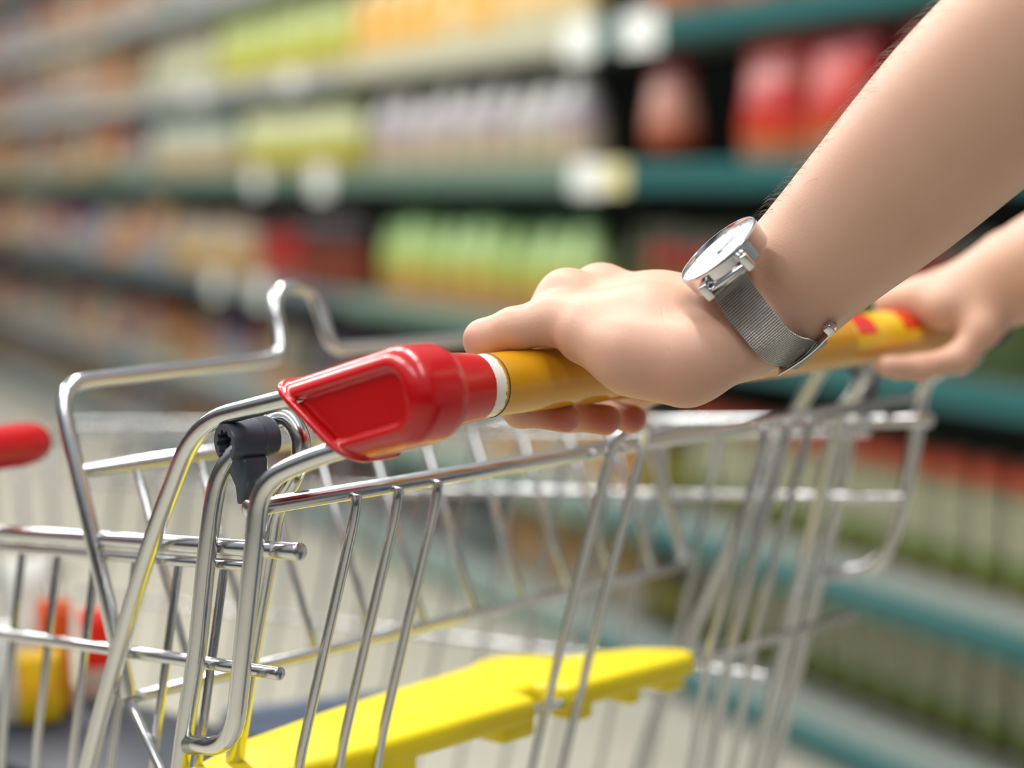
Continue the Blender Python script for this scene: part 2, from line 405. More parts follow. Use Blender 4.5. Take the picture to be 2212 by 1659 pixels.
TAGM = mat('white_price_card', (.85, .87, .82), .35, 0, var=.04, scale=50)
TAGY = mat('yellow_price_card', (.80, .72, .35), .35, 0, var=.04, scale=50)
INK = mat('card_print', (.05, .05, .05), .6, 0, var=.1, scale=60)
def price_tag(px, lv, w=.075, hh=.055, m=TAGM, dz=0):
    s = s_of(px); h = LEV[lv]+dz
    v, f = box_vf(S(s-w/2, SD-.0155, h-hh*.6), SH*w, SN*.002, ZZ*hh)
    o = mesh_obj('price_tag', v, f, m, smooth=False)
    row = {'F': 'lowest', 'E': 'second lowest', 'D': 'third lowest', 'C': 'middle', 'B': 'second highest', 'A': 'highest'}[lv]
    tag(o, '', 'price tag', 'price tags on the shelf edges')
    return o
TAGS = [(1272, 'B', .16, .085, 'large white price card at the joint of the upper shelf edge'), (1400, 'B', .16, .08, 'pale price card on the upper teal shelf edge, right of the large white one'),
        (1285, 'C', .15, .07, 'grey white price card on the middle shelf edge right of the white bottles'), (1345, 'C', .1, .06, 'yellowish price card on the middle teal shelf edge'),
        (575, 'C', .12, .075, 'round looking pale green price card below the yellow green bottles'), (712, 'C', .15, .09, 'brightest white price card, above the dark maroon bottles'),
        (482, 'D', .13, .085, 'greyish price card on the lower slate shelf edge, left of its pair'), (575, 'D', .14, .09, 'pinkish grey price card below the red packs on the lower shelf edge'),
        (655, 'B', .16, .06, 'pale price card on the edge under the yellow green packs'), (450, 'B', .16, .06, 'pale grey price card under the cream packs, upper shelf')]
for px, lv, w, hh, lab in TAGS:
    o = price_tag(px, lv, w, hh, TAGY if px == 1345 else TAGM); o['label'] = lab

# --- goods: prototypes are lathed or folded meshes with colour zones, then copied
def colmat(rgb, rough=.4):
    rgb = tuple(.88*c**1.3 for c in rgb)
    return mat('wrap_%02x%02x%02x' % tuple(int(min(1, c)*255) for c in rgb), rgb, rough, 0, var=.12, scale=30)
def proto_lathe(name, prof, cols, seg=14):
    """prof [(r,z)], cols one rgb per ring"""
    V, Fs = lathe_vf(prof, seg); ms = []; mi = []
    for c in cols:
        if c not in ms: ms.append(c)
    for i in range(len(prof)-1): mi += [ms.index(cols[min(i, len(cols)-1)])]*seg
    mi += [ms.index(cols[0]), ms.index(cols[-1])]
    me = mesh_obj(name, V, Fs, [colmat(c) for c in ms], mi=mi, origin=np.zeros(3))
    autosharp(me, 50); d = me.data; bpy.data.objects.remove(me); return d
def proto_bag(name, w, t, h, cols, patch=None):
    """pillow bag: superellipse sections pinched flat at top"""
    n = 20; rows = []
    zs = [0, .02, .10, .22, .36, .50, .64, .76, .86, .93, .97, 1]
    V = []; mi = []; Fs = []
    ms = []
    for c in cols+([patch] if patch else []):
        if c not in ms: ms.append(c)
    for z in zs:
        th = t*(.55+.45*math.sin(math.pi*min(1, z*1.05+.18)))*(1 if z < .9 else max(.12, (1-z)*8)) ; ww = w*(.94+.06*math.sin(z*9))
        for k in range(n):
            a = 2*math.pi*k/n; ca, sa = math.cos(a), math.sin(a)
            V.append((ww/2*abs(ca)**.6*np.sign(ca), th/2*abs(sa)**.8*np.sign(sa), z*h))
    for i in range(len(zs)-1):
        zc = (zs[i]+zs[i+1])/2; ci = cols[min(int(zc*len(cols)), len(cols)-1)]
        for k in range(n):
            k2 = (k+1) % n; Fs.append((i*n+k, i*n+k2, (i+1)*n+k2, (i+1)*n+k))
            a = 2*math.pi*(k+.5)/n
            pt = patch and math.sin(a) < -.3 and abs(math.cos(a)) < .75 and .35 < zc < .85
            mi.append(ms.index(patch) if pt else ms.index(ci))
    Fs.append(tuple(range(n-1, -1, -1))); Fs.append(tuple((len(zs)-1)*n+k for k in range(n))); mi += [ms.index(cols[0]), ms.index(cols[-1])]
    me = mesh_obj(name, V, Fs, [colmat(c, .3) for c in ms], mi=mi, origin=np.zeros(3)); d = me.data; bpy.data.objects.remove(me); return d
def bottle_prof(r, h, neck=.35, cap=.06):
    return [(r*.9, 0), (r, .006), (r, h*.28), (r, h*.5), (r, h*(1-neck)), (r*.85, h*(1-neck*.75)), (r*neck*1.2, h*(1-neck*.35)), (r*neck, h*(1-cap)), (r*neck*1.15, h*(1-cap)+.001), (r*neck*1.15, h-.002), (r*neck, h)]
def jar_prof(r, h):
    return [(r*.9, 0), (r, .008), (r, h*.18), (r, h*.62), (r, h*.74), (r*.88, h*.82), (r*.84, h*.84), (r*.9, h*.845), (r*.9, h*.985), (r*.84, h)]
def fill(lv, px_hi, px_lo, mesh_list, name, cat, pitch, label, group, jitter=.01, rows=1, depth=.0, rz=.12, gap=0, hs=1):
    """items standing in a row on shelf lv between two picture columns"""
    s = s_of(px_hi)+pitch/2; s1 = s_of(px_lo); k = 0
    while s+pitch/2 <= s1+.001:
        for r in range(rows):
            d = mesh_list[rng.randint(len(mesh_list))]
            o = bpy.data.objects.new(name, d); COL.objects.link(o)
            n = SD+SET[lv]+depth+r*pitch+.035+rng.rand()*jitter
            o.location = S(s+(rng.rand()-.5)*jitter*.5, n, LEV[lv]+.0085)
            o.rotation_euler = (0, 0, AISLE+math.pi*0+(rng.rand()-.5)*rz)
            q = .97+rng.rand()*.06; o.scale = (1, 1, q*hs)
            tag(o, label, cat, group)
        s += pitch+gap*(rng.rand() < .25); k += 1

def blab():
    b = lambda nm, r, h, cols, neck=.35: proto_lathe(nm, bottle_prof(r, h, neck), cols)
    cream = (.62, .52, .38); tan = (.55, .40, .24); lil = (.42, .34, .48); wht = (.66, .65, .62); lg = (.50, .66, .30); dg = (.03, .17, .07)
    yg = (.58, .60, .16); mus = (.55, .40, .05); pale = (.68, .70, .46)
    # red capped jars, lowest two shelves of the nearest bay
    glass = (.42, .42, .27); rc = (.95, .23, .13); lbl = (.74, .74, .55); grn = (.26, .32, .10); brn = (.20, .08, .04)
    jar = proto_lathe('jar', [(.027, 0), (.030, .006), (.030, .022), (.030, .075), (.030, .15), (.029, .175), (.0255, .19), (.0255, .199)], [brn, brn, grn, lbl, lbl, glass, glass])
    lid = proto_lathe('lid', [(.027, .192), (.029, .195), (.029, .228), (.026, .233), (.017, .235)], [rc, rc, rc, (.92, .62, .56)])  # pale pink top ring paints in the light caught by the lid
    for lv, lab, grp in (('E', 'red capped jar with pale green label on the second lowest shelf', 'red capped jars on the second lowest shelf'), ('F', 'red capped jar with pale green label on the lowest shelf', 'red capped jars on the lowest shelf')):
        s = s_of(2540)+.05; first = None
        while s < s_of(1345):
            o = bpy.data.objects.new('jar', jar); COL.objects.link(o); o.location = S(s, SD+SET[lv]+.05, LEV[lv]+.0085)
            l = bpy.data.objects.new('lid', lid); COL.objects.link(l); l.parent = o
            tag(o, lab, 'jar', grp); s += .098
    blk = [proto_lathe('tin', jar_prof(.045, .22), [(.03, .035, .02), (.05, .05, .02), (.30, .28, .06), (.03, .03, .02)])]
    fill('E', 1345, 1255, blk, 'jar', 'jar', .095, 'dark jar beside the red capped jars on the second lowest shelf', 'dark jars on the second lowest shelf')
    fill('F', 1345, 1255, blk, 'jar', 'jar', .095, 'dark jar beside the red capped jars on the lowest shelf', 'dark jars on the lowest shelf')
    orp = [proto_bag('o1', .10, .07, .24, [(.62, .45, .22), (.66, .34, .12), (.62, .54, .36), (.52, .28, .14)]), proto_bag('o2', .09, .07, .22, [(.55, .5, .42), (.60, .40, .15), (.55, .42, .20)])]
    fill('E', 1250, 700, orp, 'snack_pack', 'packet', .11, 'orange and tan packet low in the second bay, second lowest shelf', 'orange and tan packets on the second lowest shelf')
    fill('F', 1250, 960, orp, 'snack_pack', 'packet', .11, 'orange and tan packet on the lowest shelf seen through the cart', 'orange and tan packets on the lowest shelf')
    gry = [proto_bag('g1', .14, .09, .2, [(.22, .25, .25), (.38, .40, .40), (.12, .15, .15)]), proto_bag('g2', .13, .09, .17, [(.40, .33, .30), (.30, .16, .12), (.2, .2, .2)])]
    fill('F', 950, 560, gry, 'snack_pack', 'packet', .15, 'grey packet on the lowest shelf of the third bay', 'grey packets on the lowest shelf')
    # shelf D
    dj = [proto_lathe('dj', jar_prof(.024, .235), [(.45, .16, .04), (.12, .20, .08), (.16, .22, .09), (.50, .05, .04), (.42, .06, .05), (.25, .26, .22), (.30, .31, .26), (.25, .24, .2), (.22, .22, .2)])]
    fill('D', 2400, 1330, dj, 'jar', 'jar', .074, 'small jar with red band and grey top on the shelf behind the watch', 'red banded jars on the third lowest shelf')
    fill('D', 1325, 1262, [b('ob', .036, .24, [(.34, .16, .03), (.34, .16, .03), (.22, .20, .04), (.10, .12, .03)])], 'bottle', 'bottle', .08, 'brown olive bottle between the green bottles and red banded jars', 'brown bottles on the third lowest shelf')
    gb = [b('gb', .058, .262, [(.62, .36, .14), (.62, .36, .14), (.56, .52, .14), (.50, .64, .28), (.56, .70, .36), (.45, .62, .3), dg, dg, dg, dg], .45), b('gb2', .056, .250, [(.60, .34, .16), (.60, .34, .16), (.52, .5, .12), (.45, .62, .22), (.48, .64, .28), (.35, .5, .2), dg, dg, dg, dg], .45)]
    fill('D', 1240, 762, gb, 'bottle', 'bottle', .150, 'light green bottle with dark green neck and orange base', 'green bottles on the third lowest shelf')
    mb = [b('mb', .052, .26, [(.20, .06, .02), (.26, .07, .02), (.30, .08, .03), (.07, .025, .03), (.06, .03, .035)], .3)]
    rb = [proto_bag('rb', .11, .07, .22, [(.36, .20, .16), (.50, .06, .04), (.45, .07, .06), (.10, .03, .03)])]
    fill('D', 745, 600, mb, 'bottle', 'bottle', .135, 'dark maroon bottle with brown base on the third lowest shelf', 'maroon bottles on the third lowest shelf')
    fill('D', 600, 515, rb, 'snack_pack', 'packet', .13, 'dark red packet left of the maroon bottles', 'dark red packets on the third lowest shelf')
    tb = [b('tb', .038, .22, [(.50, .38, .25), (.55, .34, .13), (.60, .42, .2), (.60, .46, .28), (.5, .4, .3)], .4), b('tb2', .038, .2, [(.45, .40, .35), (.58, .40, .16), (.62, .48, .25), (.45, .4, .33)], .4)]
    fill('D', 510, 330, tb, 'bottle', 'bottle', .095, 'tan and amber bottle left of the dark red packets', 'tan bottles on the third lowest shelf')
    # shelf C
    rbag = [proto_bag('rbag', .21, .12, .26, [(.52, .27, .16), (.60, .14, .04), (.60, .05, .03), (.62, .09, .07), (.42, .03, .03)], (.72, .47, .43)),
            proto_bag('rbag2', .20, .12, .25, [(.50, .26, .15), (.66, .10, .02), (.58, .06, .05), (.66, .30, .28), (.60, .05, .03)], (.70, .50, .42))]
    fill('C', 2540, 1430, rbag, 'snack_bag', 'bag', .26, 'large red snack bag with pale front on the middle shelf', 'red snack bags on the middle shelf', jitter=.03)
    rb3 = [proto_bag('rb3', .13, .10, .24, [(.12, .04, .02), (.42, .11, .03), (.62, .33, .26), (.66, .40, .36), (.35, .05, .04)])]
    fill('C', 1425, 1275, rb3, 'snack_bag', 'bag', .16, 'narrow red and pink bag right of the white lilac bottles', 'narrow red bags on the middle shelf')
    wb = [b('wb', .058, .222, [cream, cream, (.60, .50, .42), lil, (.52, .50, .55), wht, wht, wht, wht], .4), b('wb2', .055, .212, [(.58, .50, .34), (.58, .50, .34), (.62, .58, .46), (.50, .45, .55), wht, wht, (.6, .6, .6)], .4)]
    fill('C', 1235, 770, wb, 'bottle', 'bottle', .148, 'white bottle with lilac label and cream base', 'white and lilac bottles on the middle shelf')
    yb = [b('yb', .055, .225, [mus, mus, yg, pale, pale, (.55, .6, .35), (.3, .36, .08)], .3)]
    fill('C', 755, 492, yb, 'bottle', 'bottle', .14, 'yellow green bottle with mustard base on the middle shelf', 'yellow green bottles on the middle shelf')
    pb = [b('pb', .055, .225, [tan, tan, (.58, .48, .34), (.60, .64, .52), (.56, .64, .55), (.3, .38, .33)], .35)]
    fill('C', 485, 305, pb, 'bottle', 'bottle', .15, 'pale bottle with tan base left of the yellow green bottles', 'pale bottles on the middle shelf')
    # shelf B
    fill('B', 2000, 1262, rbag, 'snack_bag', 'bag', .26, 'red snack bag on the upper teal shelf', 'red snack bags on the upper shelf', jitter=.03)
    ob = [proto_bag('ob1', .15, .09, .24, [(.80, .72, .48), (.92, .60, .20), (.90, .56, .14), (.80, .70, .40)]), proto_bag('ob2', .14, .09, .23, [(.80, .74, .52), (.95, .66, .28), (.85, .52, .10)])]
    fill('B', 1235, 745, ob, 'snack_pack', 'packet', .165, 'golden orange packet on the upper shelf', 'golden packets on the upper shelf')
    yp = [proto_bag('yp1', .15, .09, .24, [(.60, .50, .12), (.66, .62, .08), (.60, .66, .24), (.66, .72, .42), (.40, .48, .12)])]
    fill('B', 735, 455, yp, 'snack_pack', 'packet', .165, 'yellow green packet on the upper shelf, left of the golden ones', 'yellow green packets on the upper shelf')
    cp = [proto_bag('cp', .15, .09, .22, [(.60, .60, .56), (.62, .62, .42), (.60, .60, .44), (.40, .36, .28)])]
    fill('B', 445, 308, cp, 'snack_pack', 'packet', .165, 'cream packet on the upper shelf, left of the yellow green ones', 'cream packets on the upper shelf')
    # the jumble in the distance
    pal = [(.55, .26, .09), (.48, .13, .07), (.52, .40, .24), (.58, .52, .42), (.34, .30, .28), (.20, .12, .22), (.12, .18, .13), (.46, .34, .32), (.60, .42, .20), (.40, .40, .40)]
    mixp = []
    for i in range(10):
        c = [pal[rng.randint(len(pal))] for _ in range(3)]; c[1] = pal[i]
        mixp.append(proto_bag('mx%d' % i, .16+.06*rng.rand(), .1, .2+.06*rng.rand(), c))
    words = {'T': ('top', 'the top shelf'), 'A': ('highest', 'the high shelf'), 'B': ('upper', 'the upper shelf'), 'C': ('middle', 'the middle shelf'), 'D': ('third lowest', 'the third lowest shelf'), 'E': ('second lowest', 'the second lowest shelf'), 'F': ('lowest', 'the lowest shelf')}
    for lv, p1 in (('A', 640), ('B', 300), ('C', 298), ('D', 325), ('E', 690), ('F', 545), ('T', 160)):
        fill(lv, p1, -170, mixp, 'grocery_pack', 'packet', .235, 'blurred brown, orange or grey pack far off on %s' % words[lv][1], 'distant packs on %s' % words[lv][1], rz=.3)
blab()

# ------------------------------------------------------------------ the shopping cart
HB0, HB1 = .683, 1.150                       # handle sleeve along c
HBD, HBH = .664, .990
HB_WHITE = .0105; HB_LOGO = 1.03-HB0
def cart():
    root = empty('shopping_cart', K(.87, 1.1, 0))
    tag(root, 'wire shopping cart with ochre handle and red corner cap, pushed by the hands', 'shopping cart')
    # handle
    path = np.array([K(c, HBD, HBH) for c in np.linspace(HB0-.02, HB1, 40)])
    V, Fs = tube_vf(path, .0153, 64, bevel=False)
    hm = handle_material()
    h = mesh_obj('handle', V, Fs, hm, root, origin=K(HB0, HBD, HBH)); autosharp(h, 50); h['label'] = 'ochre yellow handle sleeve with white band'
    # sleeve seam: thin proud ring right of the white band, dark gap under it
    V, Fs = lathe_vf([(.0150, 0), (.01555, .0001), (.01555, .0005), (.0150, .0006)], 64, CC, K(HB0+.0112, HBD, HBH)); mesh_obj('seam_ring', V, Fs, mat('dark_seam', (.06, .035, .01), .4), root)
    V, Fs = lathe_vf([(.0150, 0), (.0163, .0003), (.0163, .012), (.011, .015), (0.001, .0152)], 48, CC, K(HB1, HBD, HBH)); mesh_obj('end_plug', V, Fs, mat('dark_plastic', (.02, .02, .02), .35), root, origin=None)
    # red elbow cap (implicit)
    a_ = math.radians(15.6)
    ex = CD*math.cos(a_)-ZZ*math.sin(a_); ez = CD*math.sin(a_)+ZZ*math.cos(a_); en = -CC
    O = K(.6185, .655, .9885)
    cutn = np.array([.996-.963, -(.713-.661)]); cutn = -cutn if cutn[0] < 0 else cutn      # in (d,h)
    cutn = cutn/np.linalg.norm(cutn); cn3 = CD*cutn[0]+ZZ*cutn[1]; cp0 = K(.6, .713, .996)-cn3*.001
    def f2(x, z, cx0, hx, hz, r):
        qx = np.abs(x-cx0)-hx+r; qz = np.abs(z)-hz+r
        return np.minimum(np.maximum(qx, qz), 0)+np.hypot(np.maximum(qx, 0), np.maximum(qz, 0))-r
    def ext(d2, n, th, re):
        w0 = d2+re; w1 = np.abs(n)-th+re
        return np.minimum(np.maximum(w0, w1), 0)+np.hypot(np.maximum(w0, 0), np.maximum(w1, 0))-re
    def capf(P):
        Q = P.astype(np.float64)-O; x = Q@ex; z = Q@ez; n = Q@en
        cut = (P-cp0)@cn3
        d2 = f2(x, z, .035, .078, .0222, .0215)
        body = ext(d2, n, .0185, .0125)
        # ridge frame: recess on the outer face
        r2 = f2(x, z, .055, .086, .0116, .009)
        rec = np.maximum(r2, -(n-.0145))
        body = -smin(-body, rec, .005)
        # collar towards the handle
        ax = P.astype(np.float64)-K(.655, HBD, HBH); t = ax@CC; rad = np.linalg.norm(ax-t[..., None]*CC, axis=-1)
        rr = np.interp(t, [-.02, .004, .030], [.0198, .0182, .0163])
        col = np.maximum(rad-rr, np.abs(t-.004)-.026)
        u = smin(body, col, .004)
        # opening and cavity
        inner = ext(f2(x, z, .035, .075, .0192, .018), n, .0155, .010)
        inner = np.maximum(inner, -(cut+.028)); inner = np.maximum(inner, n-.0095)
        u = np.maximum(u, cut)
        u = np.maximum(u, -inner)
        lip = ext(d2-.0014, n, .0198, .0125); lipin = ext(d2+.0026, n, .0158, .01)
        lip = np.maximum(np.maximum(lip, -lipin), np.hypot(0*cut, cut+.0012)-.0014)
        reclip = np.maximum(np.maximum(np.abs(r2)-.0, 0), 0)
        return np.minimum(u, smin(u, lip, .0015))
    C0 = K(.64, .665, .985)
    V, Fs = surface_nets(capf, C0-np.array([.085, .085, .05]), C0+np.array([.085, .085, .05]), .00075)
    V = relax(V, Fs, 4)
    cp = mesh_obj('corner_cap', V, Fs, RED, root); cp['label'] = 'glossy red corner cap with recessed side'
    # front arms and stand rods of the left corner; mirrored for the right one
    def corner(mir, cx0=.605):
        M = (lambda c: c) if not mir else (lambda c: 1.751-c)
        def P(c, d, h): return K(M(c), d, h)
        c0 = cx0
        rod('frame_rod', fillet([P(c0+.006, .668, .998), P(c0, .714, .9868), P(c0, .771, .9735), P(c0+.001, .814, .906), P(c0+.006, .880, .783), P(c0+.015, .95, .62), P(c0+.02, .96, .34)], [.02, .026, .03, .1, .1]), .0047, ZN, root, 20)
        rod('frame_rod', fillet([P(c0+.006, .660, .972), P(c0-.004, .684, .9640), P(c0-.012, .7105, .9515), P(c0-.0135, .7155, .915), P(c0-.0125, .7270, .862), P(c0-.0085, .7395, .822), P(c0-.003, .781, .814)], [.02, .022, .05, .05, .02]), .0047, ZN, root, 20)
        rod('gate_post', catmull([P(c0+.004, .87, .45), P(c0+.002, .835, .62), P(c0-.0025, .789, .800), P(c0-.003, .772, .862), P(c0-.003, .762, .912), P(c0-.0015, .7555, .943), P(c0+.0015, .7495, .957), P(c0+.007, .7455, .964), P(c0+.016, .745, .9675),
            P(c0+.024, .7435, .9735), P(c0+.0275, .7355, .9745), P(c0+.028, .7285, .967), P(c0+.028, .7285, .957), P(c0+.028, .7345, .946), P(c0+.028, .747, .930), P(c0+.028, .754, .907), P(c0+.028, .768, .859), P(c0+.028, .781, .81), P(c0+.028, .80, .74), P(c0+.028, .84, .60)], 7), .0047, ZN, root, 20)
        # grey hinge clip: ribbed C-shaped sleeve round the bent rod
        a = P(c0-.004, .7455, .9655); bq = P(c0+.0215, .7425, .9665); ax = (bq-a)/np.linalg.norm(bq-a); L = np.linalg.norm(bq-a)
        w = np.cross(ax, CD); w /= np.linalg.norm(w)
        if w[2] < 0: w = -w
        s_ = np.cross(w, ax)
        n = 44; g0, g1 = math.radians(-52), math.radians(232); V = []; prof_i = []; 
        ths = np.linspace(g0, g1, n)
        for tt, ro in ((0, .0090), (.05, .0094), (.68, .0096), (.70, .0102), (.95, .0102), (1, .0096)):
            for k, th in enumerate(ths):
                dirv = math.cos(th)*s_+math.sin(th)*w
                V.append(a+ax*L*tt+dirv*ro)
            for k, th in enumerate(ths):
                dirv = math.cos(th)*s_+math.sin(th)*w
                ri = .0066-(.0012 if (k//3) % 2 else 0)
                V.append(a+ax*L*tt+dirv*ri)
        Fs = []; R_ = 6
        for i in range(R_-1):
            for k in range(n-1):
                o0 = i*2*n; o1 = (i+1)*2*n
                Fs.append((o0+k, o1+k, o1+k+1, o0+k+1)); Fs.append((o0+n+k, o0+n+k+1, o1+n+k+1, o1+n+k))
            Fs.append((o0, o0+n, o1+n, o1)); Fs.append((o0+n-1, o1+n-1, o1+2*n-1, o0+2*n-1))
        for k in range(n-1):
            Fs.append((k, k+1, n+k+1, n+k)); o1 = (R_-1)*2*n; Fs.append((o1+k, o1+n+k, o1+n+k+1, o1+k+1))
        cl = mesh_obj('hinge_clip', V, Fs, GREYP, root); cl['label'] = 'dark grey plastic hinge clip'
        bmq = bmesh.new(); bmq.from_mesh(cl.data); bmesh.ops.recalc_face_normals(bmq, faces=bmq.faces); bmq.to_mesh(cl.data); bmq.free(); autosharp(cl, 35)
        # hooked tail of the clip
        tl = [(.750, .957), (.743, .961), (.7355, .958), (.7355, .948), (.7385, .938), (.7425, .936), (.744, .945), (.748, .951)]
        V = [P(c0+dc, d, h) for dc in (.0, .014) for d, h in tl]; m_ = len(tl)
        Fs = [tuple(range(m_)), tuple(range(2*m_-1, m_-1, -1))]+[(k, m_+k, m_+(k+1) % m_, (k+1) % m_) for k in range(m_)]
        ho = mesh_obj('clip_hook', V, Fs, GREYP, cl)
        bmq = bmesh.new(); bmq.from_mesh(ho.data); bmesh.ops.recalc_face_normals(bmq, faces=bmq.faces); bmq.to_mesh(ho.data); bmq.free(); bevel(ho, .0012, 2)
    corner(False); corner(True)
    # side panels
    def side(left):
        cf = (lambda d: .5165+.12*d+.0035) if left else (lambda d: 1.233-.12*d-.0035)
        sl = .099 if left else .068; dE = 1.52
        r1 = lambda d: .9205-sl*(d-.687) if left else .927-sl*(d-.694)
        sp = lambda h, d: d
        o = -1 if left else 1
        rod('side_rail', fillet([K(cf(.696), .696, r1(.696)), K(cf(dE), dE, r1(dE))], .01), .0042, ZN, root, 20)
        rod('side_rail', fillet([K(cf(.740), .740, r1(.740)-.0085), K(cf(dE), dE, r1(dE)-.0085)], .01), .0027, ZN, root, 12)
        h3 = (lambda d: .8610-.101*(d-.699)) if left else (lambda d: .8745-.067*(d-.704))
        rod('side_rail', fillet([K(cf(.715), .715, h3(.715)), K(cf(dE), dE, h3(dE))], .01), .0032, ZN, root, 16)
        for hh in (.74, .62, .50):
            rod('side_rail', [K(cf(.80), .80+(.9-hh)*.12, hh), K(cf(dE), dE, hh-.02)], .0028, ZN, root, 10)
        k = 0; d = .766
        while d < 1.47:
            top = r1(d)-.0085
            rod('side_wire', [K(cf(d)-o*.004, d, top), K(cf(d)-o*.0045, d+(top-.776)*.25, .776), K(cf(d)-o*.02, d+(top-.52)*.25, .5)], .0024, ZN, root, 8)
            d += .0423
        return cf
    cl_ = side(True); cr_ = side(False)
    # front panel and bottom
    for h in (.86, .74, .62, .50): rod('front_rail', [K(cl_(1.52), 1.52+.0*h, h), K(cr_(1.52), 1.52, h)], .0035, ZN, root, 10)
    for c in np.linspace(cl_(1.52)+.02, cr_(1.52)-.02, 11): rod('front_wire', [K(c, 1.52, .86), K(c, 1.50, .5)], .0024, ZN, root, 8)
    for c in np.linspace(.66, 1.09, 12): rod('bottom_wire', [K(c, .84, .496), K(.87+(c-.87)*.86, 1.51, .492)], .0026, ZN, root, 8)
    for d in (.90, 1.1, 1.3, 1.48): rod('bottom_rail', [K(cl_(d)+.03, d, .4905), K(cr_(d)-.03, d, .4905)], .0035, ZN, root, 8)
    # rear gate
    gd = lambda h: .72+.2*(.935-h)
    rod('gate_rail', [K(.595, gd(.9375)+.004, .9375), K(1.163, gd(.9375)+.004, .9375)], .0042, ZN, root, 20)
    lean = .11
    def gw(c, h1=.9375, h0=.50, name='gate_wire'):
        top = K(c, gd(h1)-.003, h1)
        rod(name, fillet([top, K(c-.001, gd(h1-.012)-.004, h1-.012), K(c-lean*(h1-.8), gd(.80), .80), K(c-lean*(h1-.8), gd(h0), h0)], .01, 4), .0026, ZN, root, 10)
    for c in (.658, .686, .7135, .991, 1.014, 1.037): gw(c)
    ctr = [K(.842-lean*.45, gd(.5), .5), K(.842-lean*.14, gd(.79), .79), K(.842, gd(.94)-.007, .94), K(.846, gd(.955)-.010, .9505), K(.866, gd(.955)-.010, .9505), K(.870, gd(.94)-.007, .94), K(.870-lean*.14, gd(.79), .79), K(.870-lean*.45, gd(.5), .5)]
    rod('gate_wire', fillet(ctr, .008, 6), .0027, ZN, root, 12)
    rod('gate_rail', [K(.605, gd(.79)+.009, .789), K(1.15, gd(.79)+.009, .789)], .0032, ZN, root, 12)
    for h in (.62, .50): rod('gate_rail', [K(.62, gd(h)+.004, h), K(1.12, gd(h)+.004, h)], .003, ZN, root, 10)
    # child seat: folding wire backrest with a looped grip, yellow seat plate
    bd = lambda h: .915+.42*(h-.98)
    top = .9815
    def HP(px, py):
        r = fw+RT*(px-CX)/F+UP*(CY-py)/F; n_ = CD+ZZ*(-.42); t = (.915-.42*.98-CAM@n_)/(r@n_); return CAM+t*r
    bp = [K(.617, bd(.823), .823), K(.626, bd(top), top), *[HP(*q) for q in ((575, 778), (607, 768), (604, 715), (590, 662), (606, 625), (640, 618), (674, 632), (692, 672), (706, 720), (722, 753), (760, 750))], K(1.092, bd(top), top), K(1.083, bd(.823), .823)]
    rod('seat_backrest', fillet(bp, [.02, .012, .012, .012, .012, .012, .012, .012, .012, .012, .012, .012, .02], 6), .0044, ZN, root, 16)
    rod('backrest_rail', [K(.624, bd(.936), .936), K(1.088, bd(.936), .936)], .0042, ZN, root, 12)
    rod('backrest_rail', [K(.617, bd(.823), .823), K(1.083, bd(.823), .823)], .0034, ZN, root, 12)
    for c in np.linspace(.661, 1.05, 10): rod('backrest_wire', [K(c, bd(.936), .936), K(c-.002, bd(.823), .823)], .0024, ZN, root, 8)
    for cc_ in (.617,): rod('seat_link', [K(cc_, bd(.823), .823), K(cc_, .80, .76), K(cc_, .785, .70)], .003, ZN, root, 8)
    poly = [(.588, .752), (.815, .750), (.824, .752), (.828, .772), (.846, .774), (.852, .752), (.90, .750), (.952, .747), (.966, .750), (.970, .762), (.955, .785), (.93, .800), (.906, .806), (.90, .822), (.885, .838), (.866, .840), (.852, .833), (.80, .830), (.73, .824), (.66, .813), (.60, .790)]
    hz = .7985; n = len(poly)
    V = [K(c, d, hz) for c, d in poly]+[K(c, d, hz-.0145) for c, d in poly]
    Fs = [tuple(range(n)), tuple(range(2*n-1, n-1, -1))]+[(k, n+k, n+(k+1) % n, (k+1) % n) for k in range(n)]
    st = mesh_obj('seat_plate', V, Fs, YEL, root); bmq = bmesh.new(); bmq.from_mesh(st.data); bmesh.ops.recalc_face_normals(bmq, faces=bmq.faces); bmq.to_mesh(st.data); bmq.free()
    bevel(st, .0045, 3); st['label'] = 'bright yellow plastic child seat plate'
    for c0_, c1_ in ((.700, .730), (.795, .822), (.856, .872), (.905, .915), (.94, .958)):
        v, f = box_vf(K(c0_, .7515, hz-.022), CC*(c1_-c0_), CD*.022, ZZ*.014); lg = mesh_obj('hinge_lug', v, f, YEL, st); bevel(lg, .003, 3)
    # chassis and castors
    for o, cf in ((1, .64), (-1, 1.10)):
        rod('chassis_tube', fillet([K(cf, .86, .46), K(cf-o*.01, .80, .14), K(cf+o*.04, 1.50, .16), K(cf+o*.05, 1.45, .48)], .05), .011, ZN, root, 14)
        for d in (.84, 1.44):
            cc2 = cf+o*(.0 if d < 1 else .04)
            V, Fs = lathe_vf([(.02, -.014), (.058, -.014), (.0625, -.008), (.0625, .008), (.058, .014), (.02, .014)], 28, CC, K(cc2, d, .0625)); w = mesh_obj('castor', V, Fs, mat('dark_plastic', (.02, .02, .02), .4), root); autosharp(w)
            v, f = merge([box_vf(K(cc2-.019, d-.018, .05), CC*.003, CD*.036, ZZ*.095), box_vf(K(cc2+.016, d-.018, .05), CC*.003, CD*.036, ZZ*.095), box_vf(K(cc2-.019, d-.018, .14), CC*.038, CD*.036, ZZ*.004)])
            mesh_obj('castor_fork', v, f, ZN, root, smooth=False)
    return root
cart()

